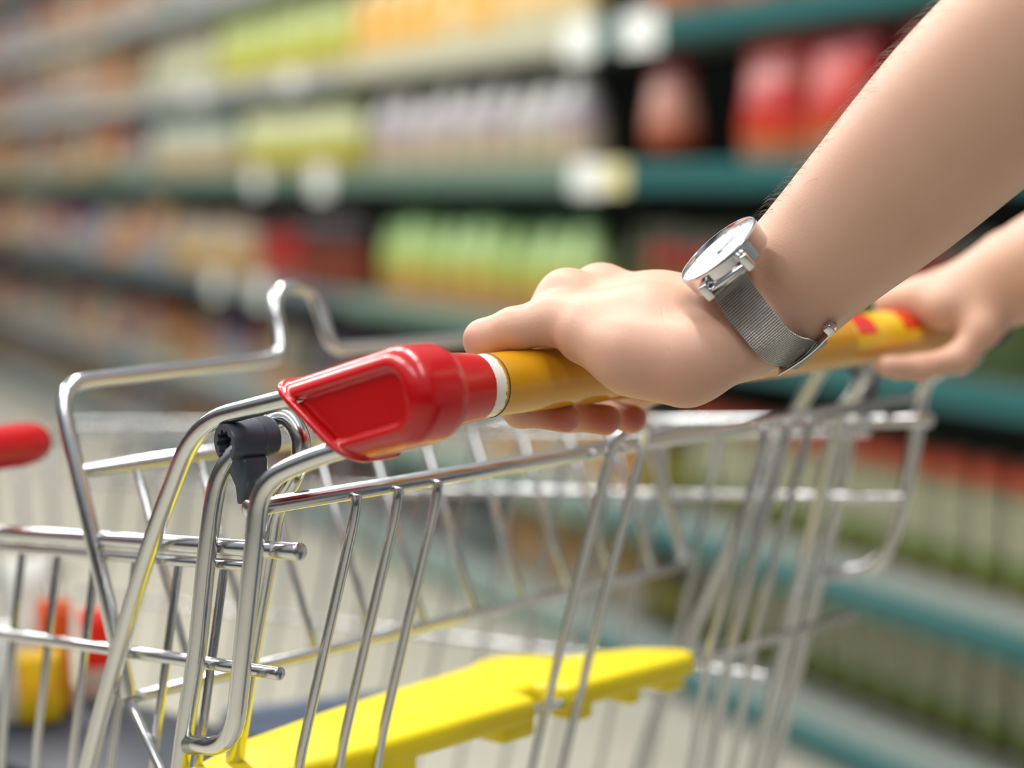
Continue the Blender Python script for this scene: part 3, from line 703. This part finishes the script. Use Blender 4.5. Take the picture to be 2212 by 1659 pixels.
# neighbouring cart's handle end at the left edge of the picture
def other_cart():
    a = W(66, 958, 1.22); dirv = -CC-ZZ*.01; dirv /= np.linalg.norm(dirv); b = a+dirv*.40
    root = empty('cart_handle', np.array([b[0], b[1], 0])); tag(root, 'red handle end of a neighbouring cart at the left edge of the picture', 'cart handle')
    L = np.linalg.norm(b-a); V, Fs = lathe_vf([(.002, -.011), (.007, -.0105), (.0105, -.007), (.0125, -.001), (.0132, .008), (.0132, .06), (.0128, .062), (.0128, L-.02), (.01, L)], 32, dirv, a)
    mesh_obj('grip', V, Fs, RED, root)
    rod('post', fillet([b-dirv*.03, b-dirv*.03-ZZ*.1, np.array([b[0], b[1], .004])], .04), .012, ZN, root)
other_cart()

# ------------------------------------------------------------------ goods in the cart
def goods():
    base = .500
    o = mesh_obj('crate', *box_vf(K(.716, .97, base), CC*.150, CD*.31, ZZ*.215), mat('navy_black_card', (.012, .018, .032), .5, 0, var=.2, scale=30)); bevel(o, .006, 2)
    tag(o, 'dark navy box lying in the cart basket under the bright packets', 'box')
    top = base+.2155
    def bag(name, cpos, dpos, w, t, h, cols, rough, tilt=0, rz=0):
        d = proto_bag(name, w, t, h, cols); o = bpy.data.objects.new(name, d); COL.objects.link(o)
        o.location = K(cpos, dpos, top+.001); o.rotation_euler = (0, 0, math.atan2(CC[1], CC[0])+rz); return o
    tag(bag('snack_pouch', .786, 1.185, .032, .022, .050, [(.85, .62, .02), (.90, .55, .02), (.90, .60, .02)], .4, rz=-.6), 'yellow pouch standing on the dark box in the cart', 'packet')
    tag(bag('snack_pouch', .814, 1.205, .024, .022, .078, [(.86, .42, .02), (.86, .30, .02), (.80, .16, .02)], .4, rz=-.6), 'orange pouch between the yellow one and the red packet in the cart', 'packet')
    tag(bag('snack_pouch', .850, 1.205, .026, .022, .066, [(.85, .70, .62), (.90, .05, .02), (.90, .05, .02)], .4, rz=-.6), 'small red packet at the right end of the row on the dark box', 'packet')
    tag(bag('carrier_bag', .766, 1.205, .036, .03, .070, [(.80, .80, .76), (.82, .83, .80), (.84, .86, .82)], .4, rz=-.5), 'white plastic bag on the dark box, left of the yellow pouch', 'bag')
    tag(bag('paper_pack', .818, 1.245, .034, .03, .100, [(.80, .80, .76), (.84, .86, .82)], .4, rz=-.5), 'tall white paper pack on the dark box behind the pouches', 'packet')
    d = proto_bag('blue_pouch', .13, .07, .17, [(.30, .36, .42), (.50, .54, .58), (.22, .27, .36)]); o = bpy.data.objects.new('grey_pouch', d); COL.objects.link(o)
    o.location = K(.955, 1.10, .4985); o.rotation_euler = (0, 0, .4); tag(o, 'blue grey pouch low in the basket behind the yellow seat plate', 'packet')
    o.scale = (1, 1, 1.25)
goods()

# ------------------------------------------------------------------ the person
def pr(px, py, z, r): return (W(px, py, z), r*z/F)
WR_N = -.65*RT+.71*UP-.27*fw; WR_N /= np.linalg.norm(WR_N)           # back of the wrist
WR_A = .70*RT+.71*UP-.10*fw; WR_A -= WR_N*(WR_A@WR_N); WR_A /= np.linalg.norm(WR_A)   # towards the elbow
WR_U = np.cross(WR_A, WR_N)
if WR_U@fw > 0: WR_U = -WR_U                                          # little-finger side, faces the camera
WR_C = W(1668, 656, .985)
def chain(ps): return [(ps[i][0], ps[i+1][0], ps[i][1], ps[i+1][1]) for i in range(len(ps)-1)]
PALM = []
PALM += chain([pr(1668, 656, .985, 108), pr(1600, 700, .982, 108)])
PALM += chain([pr(1600, 745, .962, 76), pr(1480, 780, .948, 88), pr(1370, 765, .955, 80), pr(1268, 725, .972, 64)])      # heel on the little-finger side
PALM += chain([pr(1600, 715, .968, 80), pr(1400, 705, .972, 86), pr(1205, 690, .985, 50)])
PALM += chain([pr(1600, 690, .98, 84), pr(1420, 672, .995, 72), pr(1226, 650, 1.005, 52)])
PALM += chain([pr(1600, 690, .99, 84), pr(1420, 668, 1.015, 70), pr(1296, 638, 1.028, 53)])
PALM += chain([pr(1222, 652, 1.008, 46), pr(1300, 642, 1.028, 46)])
PALM += chain([pr(1165, 690, .995, 36), pr(1222, 652, 1.004, 44)])
PALM += chain([pr(1600, 690, 1.0, 84), pr(1440, 680, 1.035, 64), pr(1370, 660, 1.052, 50)])
_ap = [pr(1640, 684, .985, 108), pr(1672, 652, .985, 112), pr(1740, 582, .98, 130), pr(1925, 405, .955, 168), pr(2116, 215, .925, 196), pr(2330, 20, .895, 210), pr(2440, -60, .885, 205)]
_ac = catmull([np.append(p, r) for p, r in _ap], 4)
ARM = chain([(q[:3], q[3]) for q in _ac])
FING = [
    [pr(1205, 690, .985, 48), pr(1110, 712, .984, 44), pr(1046, 734, .988, 40), pr(1070, 850, 1.006, 33), pr(1125, 892, 1.012, 29), pr(1222, 904, 1.006, 31)],      # little finger
    [pr(1230, 654, 1.008, 46), pr(1160, 716, 1.026, 42), pr(1180, 850, 1.045, 36), pr(1225, 898, 1.038, 32), pr(1310, 907, 1.027, 33)],
    [pr(1296, 638, 1.028, 50), pr(1230, 712, 1.058, 44), pr(1260, 850, 1.075, 36), pr(1302, 893, 1.067, 32), pr(1366, 905, 1.053, 31)],
    [pr(1370, 660, 1.052, 46), pr(1320, 715, 1.085, 40), pr(1340, 830, 1.10, 34), pr(1385, 846, 1.09, 30), pr(1430, 832, 1.08, 28)],
    [pr(1560, 740, 1.0, 62), pr(1540, 785, 1.05, 44), pr(1500, 820, 1.075, 36), pr(1450, 832, 1.09, 30)],                                                     # thumb under the bar
]
def arm_sdf(P, PALM=PALM, ARM=ARM, FING=FING, kn=True):
    x0, x1 = float(P[..., 0].min())-.03, float(P[..., 0].max())+.03
    near = lambda a, b, ra, rb: min(a[0]-ra, b[0]-rb) < x1 and max(a[0]+ra, b[0]+rb) > x0
    d = np.full(P.shape[:-1], .2, np.float32)
    for a, b, ra, rb in PALM:
        if near(a, b, ra, rb): d = smin(d, cone(P, a, b, ra, rb), .012)
    for a, b, ra, rb in ARM:
        if not near(a, b, ra, rb): continue
        d = smin(d, cone(P, a, b, ra, rb), .008)
    for i, fg in enumerate(FING):
        g = None
        if min(q[0][0] for q in fg)-.02 > x1 or max(q[0][0] for q in fg)+.02 < x0: continue
        for a, b, ra, rb in chain(fg):
            e = cone(P, a, b, ra, rb); g = e if g is None else smin(g, e, .006)
        d = smin(d, g, .007 if i < 4 else .012)
    # knuckles
    if kn:
      for k in (pr(1228, 640, 1.003, 38), pr(1300, 629, 1.026, 42)):
          d = smin(d, np.linalg.norm(P-k[0].astype(np.float32), axis=-1)-k[1], .012)
    return d
def build_arms():
    allp = np.array([p[0] for p in PALM]+[p[1] for p in ARM]+[q[0] for fg in FING for q in fg])
    lo = allp.min(0)-.045; hi = allp.max(0)+.05
    V, Fs = surface_nets(arm_sdf, lo, hi, .0014)
    V = relax(V, Fs, 3)
    return V, Fs
AV, AF = build_arms()
MIRC = 1.835
RPALM = []
RPALM += chain([pr(2262, 572, 1.20, 100), pr(2190, 600, 1.215, 92), pr(2110, 652, 1.226, 62), pr(2030, 662, 1.218, 50)])
for mx_, my_, mz_ in ((1990, 642, 1.230), (2035, 632, 1.256), (2080, 626, 1.282), (2118, 624, 1.304)):
    RPALM += chain([pr(2210, 590, 1.225, 80), pr(mx_, my_, mz_, 42)])
RARM = chain([(q[:3], q[3]) for q in catmull([np.append(p, r) for p, r in (pr(2240, 583, 1.205, 100), pr(2290, 555, 1.19, 104), pr(2450, 480, 1.12, 130), pr(2750, 330, 1.02, 175), pr(2800, 300, 1.01, 175))], 4)])
RFING = [
    [pr(1990, 645, 1.228, 44), pr(1932, 655, 1.236, 38), pr(1908, 740, 1.262, 30), pr(1915, 780, 1.25, 27), pr(1940, 795, 1.232, 27)],
    [pr(2035, 622, 1.262, 42), pr(1966, 644, 1.285, 36), pr(1955, 735, 1.292, 30), pr(1965, 770, 1.28, 27), pr(1995, 786, 1.26, 27)],
    [pr(2080, 604, 1.305, 38), pr(2008, 640, 1.326, 34), pr(2005, 725, 1.318, 29), pr(2015, 762, 1.305, 26), pr(2045, 780, 1.285, 26)],
    [pr(2118, 612, 1.325, 34), pr(2055, 640, 1.350, 30), pr(2058, 715, 1.342, 26), pr(2068, 752, 1.33, 24), pr(2092, 770, 1.31, 24)],
    [pr(2165, 640, 1.21, 48), pr(2125, 710, 1.205, 36), pr(2070, 775, 1.205, 30), pr(1985, 795, 1.195, 26), pr(1915, 792, 1.185, 24)],
]
def build_right():
    allp = np.array([p[0] for p in RPALM]+[p[1] for p in RARM]+[q[0] for fg in RFING for q in fg])
    V, Fs = surface_nets(lambda P: arm_sdf(P, RPALM, RARM, RFING, False), allp.min(0)-.05, allp.max(0)+.055, .0022)
    return relax(V, Fs, 3), Fs
RV, RF = build_right()
def mirror(V):
    V = np.asarray(V, float); c = V@CC; return V+np.outer((MIRC-2*c), CC)
def body_parts():
    """the rest of the person, standing behind the handle outside the picture"""
    c0 = MIRC/2
    elbow = ARM[-1][1]; sh = K(c0-.175, .16, 1.36)
    up = [(elbow, sh, .043, .05)]
    def mir(p): return mirror([p])[0]
    prim = []
    T = lambda a, b, ra, rb: prim.append((a, b, ra, rb))
    T(elbow, sh, .042, .052); T(RARM[-1][1], mir(sh), .040, .052)
    for dx in (-.07, 0, .07):
        T(K(c0+dx, .12, 1.30), K(c0+dx*.8, .12, 1.10), .095, .085); T(K(c0+dx*.8, .12, 1.10), K(c0+dx, .13, .92), .085, .10)
    T(sh, mir(sh), .055, .055)
    T(K(c0, .13, 1.36), K(c0, .16, 1.50), .055, .052)
    T(K(c0, .16, 1.57), K(c0, .18, 1.60), .078, .082); T(K(c0, .20, 1.53), K(c0, .205, 1.51), .058, .045)
    T(K(c0, .262, 1.565), K(c0, .275, 1.545), .008, .011)
    for s in (-1, 1):
        T(K(c0+s*.076, .165, 1.575), K(c0+s*.078, .155, 1.545), .014, .009)
        T(K(c0+s*.09, .13, .90), K(c0+s*.095, .15, .50), .085, .055); T(K(c0+s*.095, .15, .50), K(c0+s*.10, .10, .09), .052, .035)
        T(K(c0+s*.10, .10, .045), K(c0+s*.11, .27, .035), .04, .033)
    def fn(P):
        d = None
        for a, b, ra, rb in prim:
            e = cone(P, a, b, ra, rb); d = e if d is None else smin(d, e, .03)
        for s in (-1, 1):
            ey = K(c0+s*.03, .262, 1.583).astype(np.float32); d = -smin(-d, np.linalg.norm(P-ey, axis=-1)-.012, .01)
        m = K(c0, .262, 1.51).astype(np.float32); d = -smin(-d, cone(P, m-CC.astype(np.float32)*.02, m+CC.astype(np.float32)*.02, .003, .003), .004)
        return d
    pts = np.array([q for p in prim for q in p[:2]]); V, Fs = surface_nets(fn, pts.min(0)-.12, pts.max(0)+.12, .009)
    return relax(V, Fs, 2), Fs, prim
def on_skin(px, py, z=.86):
    r = fw+RT*(px-CX)/F+UP*(CY-py)/F
    for _ in range(60): z += max(float(arm_sdf((CAM+r*z).reshape(1, 1, 1, 3).astype(np.float32))[0, 0, 0])*.7, -.002)
    return CAM+r*z
def person():
    pts = [(1429, 662), (1437, 712), (1443, 758), (1450, 805), (1464, 860)]
    q = [on_skin(*p) for p in pts]; segs = [(q[i], q[i+1], .0011, 1.5) for i in range(4)]
    q = [on_skin(*p) for p in ((1172, 756), (1190, 796), (1228, 806), (1258, 838))]; segs += [(q[0], q[1], .0012, 2.0), (q[2], q[3], .0011, 1.6)]
    base = K(MIRC/2, .12, 0)
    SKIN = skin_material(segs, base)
    BV, BF, prim = body_parts()
    n1 = len(AV); n2 = len(RV)
    V = np.vstack([AV, RV, BV]); Fs = np.vstack([AF, RF+n1, BF+n1+n2])
    root = empty('person', K(MIRC/2, .12, 0)); tag(root, 'person pushing the cart, bare forearms, both hands gripping the ochre handle', 'person')
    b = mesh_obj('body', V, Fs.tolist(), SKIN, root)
    # flush: knuckles, heel of the hand; finger tips also carry shade as colour
    fl = np.zeros(len(V)); 
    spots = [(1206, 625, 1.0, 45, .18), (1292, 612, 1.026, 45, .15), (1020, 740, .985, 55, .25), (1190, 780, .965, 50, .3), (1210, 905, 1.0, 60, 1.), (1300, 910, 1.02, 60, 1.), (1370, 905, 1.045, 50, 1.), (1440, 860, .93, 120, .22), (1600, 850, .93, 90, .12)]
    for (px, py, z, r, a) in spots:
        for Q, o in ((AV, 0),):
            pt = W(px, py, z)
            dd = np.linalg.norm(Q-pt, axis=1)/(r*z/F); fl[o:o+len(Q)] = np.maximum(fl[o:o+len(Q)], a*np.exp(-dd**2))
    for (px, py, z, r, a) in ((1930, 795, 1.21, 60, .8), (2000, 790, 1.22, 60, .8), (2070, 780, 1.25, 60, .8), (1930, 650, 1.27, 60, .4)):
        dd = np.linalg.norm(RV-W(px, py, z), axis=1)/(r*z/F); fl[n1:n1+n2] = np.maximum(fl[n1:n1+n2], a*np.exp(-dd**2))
    at = b.data.attributes.new('flush_shade', 'FLOAT', 'POINT'); at.data.foreach_set('value', fl.astype(np.float32))
    # clothes and hair, outside the frame
    cloth = mat('grey_cotton', (.25, .27, .30), .85, 0, var=.08, scale=60, bump=.2); den = mat('blue_denim', (.05, .08, .16), .85, 0, var=.15, scale=90, bump=.2); hairm = mat('brown_hair', (.06, .03, .015), .5, 0, var=.3, scale=80)
    c0 = MIRC/2
    def shell(name, keep, off, m):
        ps = [(a, b_, ra+off, rb+off) for i, (a, b_, ra, rb) in enumerate(prim) if keep(i)]
        def fn(P):
            d = None
            for a, b_, ra, rb in ps:
                e = cone(P, a, b_, ra, rb); d = e if d is None else smin(d, e, .03)
            return d
        pts = np.array([q for p in ps for q in p[:2]]); V, F_ = surface_nets(fn, pts.min(0)-.13, pts.max(0)+.13, .011)
        return mesh_obj(name, relax(V, F_, 2), F_.tolist(), m, root)
    # prim order: 0,1 upper arms, 2..7 torso, 8 shoulders, 9 neck, 10 head, 11 chin, 12 nose, then per side ear, thigh, shin, foot
    half = [(prim[i][1], prim[i][1]+(prim[i][0]-prim[i][1])*.45, prim[i][3], prim[i][3]) for i in (0, 1)]
    prim += half; k = len(prim)
    shell('t_shirt', lambda i: i in (2, 3, 4, 5, 6, 7, 8, k-1, k-2), .012, cloth)
    shell('trousers', lambda i: i in (14, 15, 18, 19), .012, den)
    shell('shoe', lambda i: i in (16,), .008, mat('white_canvas', (.6, .6, .58), .7, 0, var=.05)); shell('shoe', lambda i: i in (20,), .008, MATS['white_canvas'])
    prim.append((K(c0, .125, 1.60), K(c0, .10, 1.50), .088, .07)); k2 = len(prim)-1
    shell('hair', lambda i: i == k2, .004, hairm)
    # fine hairs along the back of the forearm
    V = []; Fs_ = []; parts = []
    r_ = np.random.RandomState(3)
    ax_p = [p[0] for p in ARM]+[ARM[-1][1]]; ax_r = [p[2] for p in ARM]+[ARM[-1][3]]
    for k in range(420):
        u = 8.6+r_.rand()*12; i = min(int(u), len(ax_p)-2); t = u-i
        c_ = ax_p[i]*(1-t)+ax_p[i+1]*t; r0 = ax_r[i]*(1-t)+ax_r[i+1]*t; dr = ax_p[i+1]-ax_p[i]; dr /= np.linalg.norm(dr)
        n_ = WR_N-dr*(WR_N@dr); n_ /= np.linalg.norm(n_); s_ = np.cross(dr, n_); vs = np.cross(dr, fw); vs /= np.linalg.norm(vs); vs = vs if vs@WR_N > 0 else -vs; s_ = np.cross(dr, vs); n_ = vs; an = r_.randn()*.22
        nn = n_*math.cos(an)+s_*math.sin(an); L = .005+.006*r_.rand()
        # settle the root onto the skin
        q = c_+nn*(r0+.006)
        for _ in range(6): q = q-nn*float(arm_sdf(q.reshape(1, 1, 1, 3).astype(np.float32))[0, 0, 0])
        q = q-nn*.0004; tdir = -dr*.8+s_*(r_.randn()*.3)+nn*.5
        parts.append(tube_vf(np.array([q, q+tdir*L*.5+nn*L*.1, q+tdir*L+nn*(-.10)*L]), np.array([.00008, .00006, .00003]), 3, cap=False, bevel=False))
    V, F2 = merge(parts); hh = mesh_obj('arm_hair', V, F2, mat('fine_brown_hair', (.12, .07, .04), .5, 0, var=.2, scale=80), root); hh['kind'] = 'stuff'
    return root
PERSON = person()

# ------------------------------------------------------------------ the wrist watch
def watch():
    steel = mat('brushed_watch_steel', (.70, .69, .70), .17, 1, bump=.04, scale=600)
    dial = mat('pale_dial', (.76, .86, .85), .6, 0, var=.03, scale=500)
    ctr = W(1553, 541, .945)                                       # middle of the crystal
    NN = -.655*RT+.715*UP-.245*fw; NN /= np.linalg.norm(NN)
    A = .74*RT+.67*UP; A -= NN*(A@NN); A /= np.linalg.norm(A); U_ = np.cross(A, NN)
    if U_@fw > 0: U_ = -U_
    r = 103*.945/F; th = .0105
    root = empty('wrist_watch', ctr-NN*(th+.002)); tag(root, 'silver wrist watch with pale dial and mesh strap on the left wrist', 'watch')
    prof = [(r*.80, -th), (r*.90, -th), (r*.955, -th+.0012), (r*.985, -.0022), (r*.99, -.0008), (r, -.0002), (r, .0006), (r*.985, .0012), (r*.95, .0012), (r*.935, .0004), (r*.925, -.0009)]
    V, Fs = lathe_vf(prof, 96, NN, ctr); Fs = Fs[:-1]
    cs = mesh_obj('case', V, Fs, steel, root); autosharp(cs, 30)
    V, Fs = lathe_vf([(.0005, -.0012), (r*.93, -.0012), (r*.93, -.0009), (.0005, -.0009)], 72, NN, ctr); mesh_obj('dial', V, Fs, dial, root, smooth=False)
    gl = mat('watch_crystal', (1, 1, 1), .0, 0); gl.node_tree.nodes['Principled BSDF'].inputs['Transmission Weight'].default_value = 1; gl.node_tree.nodes['Principled BSDF'].inputs['IOR'].default_value = 1.2
    ink = mat('grey_steel_hand', (.30, .36, .38), .4, .3)
    def bar(name, ang, l0, l1, w, hgt, m, parent):
        dv = A*math.cos(ang)+U_*math.sin(ang); sv = np.cross(NN, dv)
        v, f = box_vf(ctr+dv*l0-sv*w/2+NN*(hgt), dv*(l1-l0), sv*w, NN*.00025); return mesh_obj(name, v, f, m, parent, smooth=False)
    for k in range(12): bar('hour_mark', k*math.pi/6, r*.84, r*.90, .0003, -.00088, ink, root)
    bar('hour_hand', math.radians(-18), -.002, r*.46, .0006, -.0006, ink, root); bar('minute_hand', math.radians(12), -.003, r*.70, .00045, -.0003, ink, root)
    V, Fs = lathe_vf([(.0001, -.0007), (.0011, -.0007), (.0011, -.0001), (.0001, -.0001)], 20, NN, ctr); mesh_obj('pinion', V, Fs, ink, root)
    # lugs on both strap sides and the spring bars; the strap leaves the case a little skewed
    ph = math.radians(20); A0, U0 = A, U_; U_ = U0*math.cos(ph)-A0*math.sin(ph); A = A0*math.cos(ph)+U0*math.sin(ph)
    for sg in (1, -1):
        for sa in (1, -1):
            v, f = box_vf(ctr+U_*sg*(r*.80)+A*(sa*.0116-.0021)-NN*.0100, U_*sg*.0066, A*.0042, NN*.0080); lg = mesh_obj('lug', v, f, steel, root); bevel(lg, .0006, 2)
        V, Fs = tube_vf(np.array([ctr+U_*sg*(r*.80+.0042)+A*q-NN*.0068 for q in (-.0112, 0, .0112)]), .0016, 14); mesh_obj('spring_bar', V, Fs, steel, root)
    # mesh strap
    m = bpy.data.materials.new('milanese_mesh'); m.use_nodes = True; nt = m.node_tree; L = nt.links; b = nt.nodes['Principled BSDF']
    b.inputs['Metallic'].default_value = 1; b.inputs['Roughness'].default_value = .3
    uv = nt.nodes.new('ShaderNodeUVMap'); sp = nt.nodes.new('ShaderNodeSeparateXYZ'); L.new(uv.outputs[0], sp.inputs[0])
    def mt(op, a, b_=None):
        n = nt.nodes.new('ShaderNodeMath'); n.operation = op
        for i, v in enumerate((a, b_)):
            if v is None: continue
            if isinstance(v, (int, float)): n.inputs[i].default_value = v
            else: L.new(v, n.inputs[i])
        return n.outputs[0]
    su = mt('SINE', mt('MULTIPLY', sp.outputs[0], 2*math.pi*1000/1.25)); sv = mt('SINE', mt('MULTIPLY', sp.outputs[1], 2*math.pi*1000/.9))
    hgt = mt('ADD', mt('MULTIPLY', su, .75), mt('MULTIPLY', sv, .4))
    bp = nt.nodes.new('ShaderNodeBump'); bp.inputs['Strength'].default_value = .85; bp.inputs['Distance'].default_value = .0005; L.new(hgt, bp.inputs['Height']); L.new(bp.outputs[0], b.inputs['Normal'])
    cr = nt.nodes.new('ShaderNodeMapRange'); cr.inputs[1].default_value = -1.1; cr.inputs[2].default_value = .5; L.new(hgt, cr.inputs[0])
    mx = nt.nodes.new('ShaderNodeMixRGB'); mx.inputs[1].default_value = (.12, .11, .10, 1); mx.inputs[2].default_value = (.60, .58, .55, 1); L.new(cr.outputs[0], mx.inputs[0]); L.new(mx.outputs[0], b.inputs['Base Color'])
    hw = .0094; n = 90
    # centre line runs from one spring bar round the wrist to the other
    th0 = math.radians(28); ths = np.linspace(th0, 2*math.pi-th0, n); cen = []
    bar1 = ctr+U_*(r*.80+.0042)-NN*.0075; bar2 = ctr-U_*(r*.80+.0042)-NN*.0075
    def skin_r(dirv, off):
        r_ = .034
        for _ in range(12): r_ -= float(arm_sdf((WR_C+WR_A*off+dirv*r_).reshape(1, 1, 1, 3).astype(np.float32))[0, 0, 0])*.9
        return r_
    for th_ in ths:
        dv_ = WR_N*math.cos(th_)+WR_U*math.sin(th_)
        of_ = float(np.interp(math.degrees(th_), [0, 28, 90, 120, 150, 180, 240, 332], [-.012, -.0125, -.0137, -.008, -.003, 0, -.006, -.0125]))
        cen.append(WR_C+WR_A*of_+dv_*(max(skin_r(dv_, of_+q) for q in (-.009, -.0045, 0, .0045, .009))+.0009))
    cen = np.array(cen)
    for _ in range(4): cen[1:-1] = (cen[:-2]+cen[1:-1]*2+cen[2:])/4
    cen = np.array(cen); mid = WR_C
    w1 = np.exp(-np.arange(n)/6.)[:, None]; cen = cen+(bar1-cen[0])*w1+(bar2-cen[-1])*w1[::-1]
    V = []; uvs = []
    T = np.gradient(cen, axis=0); T /= np.linalg.norm(T, axis=1)[:, None]; al = np.concatenate([[0], np.cumsum(np.linalg.norm(np.diff(cen, axis=0), axis=1))])
    aw = WR_A
    sec = [(-hw, -.0005), (-hw, .0005), (-hw*.96, .0008), (0, .0008), (hw*.96, .0008), (hw, .0005), (hw, -.0005)]
    for i in range(n):
        nn = np.cross(T[i], aw); nn /= np.linalg.norm(nn)
        if nn@(cen[i]-mid) < 0: nn = -nn
        for q, t_ in sec: V.append(cen[i]+aw*q+nn*t_); uvs.append((al[i], q))
    k_ = len(sec); Fs = []
    for i in range(n-1):
        for k in range(k_):
            k2 = (k+1) % k_; Fs.append((i*k_+k, i*k_+k2, (i+1)*k_+k2, (i+1)*k_+k))
    st = mesh_obj('mesh_strap', V, Fs, m, root); st['label'] = 'woven silver mesh strap'
    bmq = bmesh.new(); bmq.from_mesh(st.data); bmesh.ops.recalc_face_normals(bmq, faces=bmq.faces); lay = bmq.loops.layers.uv.new('UVMap')
    for f in bmq.faces:
        for lp in f.loops: lp[lay].uv = uvs[lp.vert.index]
    bmq.to_mesh(st.data); bmq.free(); autosharp(st, 40)
    # folding clasp under the wrist: a thin leaf standing open
    a = W(1682, 813, .968); b_ = W(1803, 716, .955); dv = b_-a; L_ = np.linalg.norm(dv); dv /= L_; back = (fw+UP*.22); back -= dv*(back@dv); back /= np.linalg.norm(back); upn = np.cross(dv, back); 
    if upn@UP < 0: upn = -upn
    V = []; nn_ = 14
    for i in range(nn_):
        t = i/(nn_-1); off = upn*(.0016*math.sin(math.pi*t)-.0)
        p = a+dv*L_*t-off
        for q in ((0, 0), (.011, 0), (.011, .0009), (0, .0009)): V.append(p+back*q[0]+upn*q[1])
    Fs = [(0, 1, 2, 3), tuple((nn_-1)*4+k for k in (3, 2, 1, 0))]
    for i in range(nn_-1):
        for k in range(4):
            k2 = (k+1) % 4; Fs.append((i*4+k, (i+1)*4+k, (i+1)*4+k2, i*4+k2))
    cl = mesh_obj('clasp', V, Fs, steel, root); bevel(cl, .0003, 1); autosharp(cl, 40)
    v, f = box_vf(b_-dv*.004-upn*.001, dv*.0045, back*.012, upn*.0052); hg = mesh_obj('clasp_hinge', v, f, steel, root); bevel(hg, .0006, 2)
watch()
